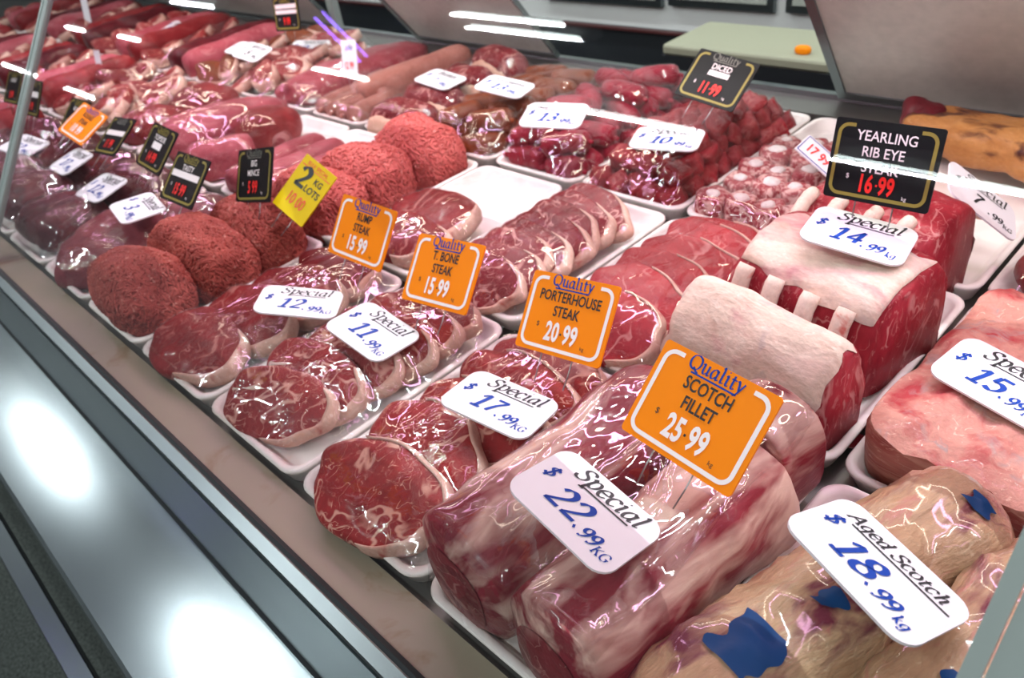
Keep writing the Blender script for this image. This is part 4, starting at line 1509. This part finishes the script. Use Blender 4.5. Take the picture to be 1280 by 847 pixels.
def white(label, loc, q, title, pr, cents='99', unit='KG', mat='blue', tsize=.20, bend=0, big=.29):
    tw = {'Special': .46, 'Aged Scotch': .74}.get(title, .56)
    lay = [('title_lettering', 'ink', [pen(title, tsize, .04 if title == 'Special' else .0, .165, .28), stroke2([(.07 - tw / 2, .130), (.07 + tw / 2, .130)], .014)]),
           ('price_digits', mat, [pen('$', .175, -.39, -.015, .28, .13, .045), pen(pr, big, -.10, -.170, .28, .16, .05),
                                  pen('.', .28, .075, -.20, .25, .2, .1), pen(cents, .15, .20, -.215, .25, .17, .05), pen(unit, .105, .355, -.245, .22, .12, .04)])]
    return card('white_price_ticket', label, 'price ticket', loc, q, WW, WH, 'white', .026, lay, 'white price tickets', False, bend)


white('white Special 12.99 ticket lying on the rump steaks', (-1.516, .629, .101), (.915, -.075, .104, .382), 'Special', '12')
white('white Special 11.99 ticket lying on the T-bone steaks', (-1.273, .662, .095), (.997, -.031, .070, .009), 'Special', '11')
white('white Special 17.99 ticket lying on the marbled rib steaks', (-.850, .641, .117), (.992, -.076, .047, .093), 'Special', '17')
white('white Special 22.99 ticket lying across the fillet logs', (-.514, .493, .207), (.989, -.098, .104, -.029), 'Special', '22')
white('white Aged Scotch 18.99 ticket lying on the tan joints', (-.185, .627, .215), (.975, -.144, .089, -.145), 'Aged Scotch', '18', unit='kg', tsize=.138)
white('white Special 14.99 ticket lying on the exposed rib block', (-.523, 1.290, .236), (.995, .020, .066, .075), 'Special', '14', unit='kg')
white('white Special 15.99 ticket lying on the pale fat slab', (-.215, 1.175, .105), (.987, .03, .06, -.08), 'Special', '15')
white('white Special 7.99 ticket in black print leaning behind the rib blocks', (-.437, 1.696, .147), (.919, -.005, .345, .19), 'Special', '7', mat='ink')
white('white Special 10.99 ticket on the diced beef', (-1.217, 1.653, .165), (.982, .025, .022, .187), 'Special', '10', unit='kg')
white('white 13.99 ticket on the heaped red sausages', (-1.560, 1.577, .205), (.974, .087, .040, .207), 'Sweet Longaniza', '13', tsize=.10)
white('white 13.99 ticket on the brown sausages', (-2.007, 1.804, .160), (.991, .007, .079, .111), 'Pork Longaniza', '13', tsize=.10)
white('white Brisket 7.99 ticket on the brisket pieces', (-2.411, 1.843, .125), (.999, .018, .050, .006), 'Brisket', '7', tsize=.17, big=.24)
white('white Special 3.99 ticket on the corned roast', (-2.352, .600, .150), (.997, -.015, .010, -.079), 'Special', '3')
white('white Special ticket on the dark roasts next to the corned roast', (-2.760, .626, .112), (.994, .102, -.013, .038), 'Special', '12')
white('white Special ticket on the dark roasts below the orange round steak card', (-3.155, .660, .113), (.993, .118, -.015, 0), 'Special', '17')
white('white Special ticket on the roasts beside the grey glass joint', (-3.612, .622, .105), (.990, .038, .071, .117), 'Special', '12')
white('pale ticket lying at the far end of the back row', (-5.05, 1.92, .10), (.985, .05, .06, -.12), 'Special', '9')
white('white Special 8.99 ticket on the chopped bones', (-3.688, 1.733, .140), (.990, .111, .066, .048), 'Special', '8', mat='ink')
white('white ticket half hidden behind the Special 8.99 ticket', (-3.86, 1.78, .125), (.992, .05, .05, .10), 'Special', '7')
white('white ticket on the flat pink joint near the green post', (-3.66, 2.03, .085), (.93, .04, .08, .35), 'Special', '6')

orange('orange card for rump steak standing in the front tray', (-1.509, .832, .188), (.896, .442, .041, .030), ['RUMP', 'STEAK'], '15 99')
orange('orange card for T bone steak standing in the front tray', (-1.173, .803, .198), (.914, .399, -.010, .065), ['T. BONE', 'STEAK'], '15 99')
orange('orange card for porterhouse steak standing in the front row', (-.830, .811, .211), (.910, .409, -.014, .063), ['PORTERHOUSE', 'STEAK'], '20 99')
orange('large orange card for scotch fillet stuck in the fillet logs', (-.460, .676, .268), (.922, .385, .004, -.047), ['SCOTCH', 'FILLET'], '25 99')
orange('orange card for round steak among the dark roasts', (-3.274, .784, .193), (.970, .226, .089, .004), ['ROUND', 'STEAK'], '10 99')

black('black card for yearling rib eye steak at 16.99', (-.525, 1.355, .348), (.791, .612, -.001, .016), ['YEARLING', 'RIB EYE', 'STEAK'], '16 99', None, (), .135, -.28)
black('black card for diced beef at 11.99', (-1.191, 1.849, .266), (.937, .343, .056, -.035), ['DICED'], '11 99', 'greyink', [(-.17, .17, .03, .11)])
black('black card reading TASTY at 15.99 with a white paper strip', (-2.210, .715, .221), (.928, .371, .008, .024), ['TASTY'], '15 99', 'gold', [(-.40, .40, .01, .11)])
black('black card at 14.99 with a small white patch', (-2.538, .777, .231), (.930, .367, .003, -.020), ['TOPSIDE'], '14 99', 'gold', [(-.17, .17, -.02, .10)])
black('black card at 11.99 with a wide white strip beside the orange round steak card', (-2.881, .766, .217), (.954, .295, -.035, .033), [], '11 99', 'greyink', [(-.40, .40, .01, .11)])
black('black card half hidden behind the orange round steak card', (-3.42, .80, .19), (.93, .36, .0, .02), ['BLADE'], '12 99', 'gold')
black('black card just right of the grey glass joint', (-3.766, .765, .230), (.881, .472, -.020, .023), [], '9 99', 'gold', [(-.38, .38, .02, .14)])
black('black card left of the grey glass joint', (-4.230, .804, .203), (.893, .449, -.004, .035), ['ROAST'], '8 99', 'gold')
black('black card reading BIG MINCE at 5.99 behind the dark mince', (-2.005, .831, .229), (.867, .484, -.066, .092), ['BIG', 'MINCE'], '5 99', 'greyink')
black('black card with two pale strips standing by the rear door at 9.99', (-3.562, 1.90, .277), (.786, .614, .013, .075), [], '9 99', 'gold', [(-.42, .42, .12, .22), (-.42, .42, .0, .09)])

card('yellow_price_card', 'yellow bulk special card for 2 kg lots at 10.00', 'price card', (-1.832, .879, .204), (.917, .342, .199, -.050), .122, .163, 'yellow', .003,
     [('heading_lettering', 'orangered', [sans('BULK SPECIAL', .13, 0, .50, .01, .8), stroke2([(-.45, .455), (.45, .455)], .02)]),
      ('quantity_lettering', 'ink', [pen('2', .62, -.20, .0, .0, .22, .07), sans('KG', .20, .22, .22, .02, .9), sans('LOTS', .22, .20, -.02, .02, .9)]),
      ('price_digits', 'orangered', [sans('10 00', .36, 0, -.42, .02, .66)])], None, True)
card('small_price_tag', 'small white tag with red 12.99 standing behind the pale sausages', 'price tag', (-2.95, 1.80, .165), (.80, .60, .0, .06), .10, .14, 'white', .003,
     [('scribble', 'blue', [pen('sale', .3, 0, .30, .2)]), ('price_digits', 'red', [sans('12 99', .40, 0, -.45, .02, .7)])], None, True)
card('small_price_tag', 'small white tag with red 17.99 and blue edge on the oxtail', 'price tag', (-.855, 1.81, .118), (.93, .05, .30, .02), .125, .075, 'white', .003,
     [('blue_frame', 'blue', [stroke2([(-.46, -.26), (.46, -.26), (.46, .26), (-.46, .26), (-.46, -.26)], .025)]), ('price_digits', 'red', [sans('17 99', .36, -.05, -.12, .02, .7)])], None)
card('small_price_tag', 'narrow pale tag with an orange end at the far end', 'price tag', (-4.6, 1.30, .10), (.80, .60, .0, .1), .06, .17, 'white', .003,
     [('price_digits', 'orangered', [rect(-.45, .45, -1.3, -.85)])], None)
card('small_price_tag', 'narrow pale tag in front of the far rear door', 'price tag', (-6.3, 1.85, .12), (.80, .60, .0, .1), .09, .20, 'white', .003,
     [('price_digits', 'red', [sans('9 99', .36, 0, -.85, .02, .7)])], None)
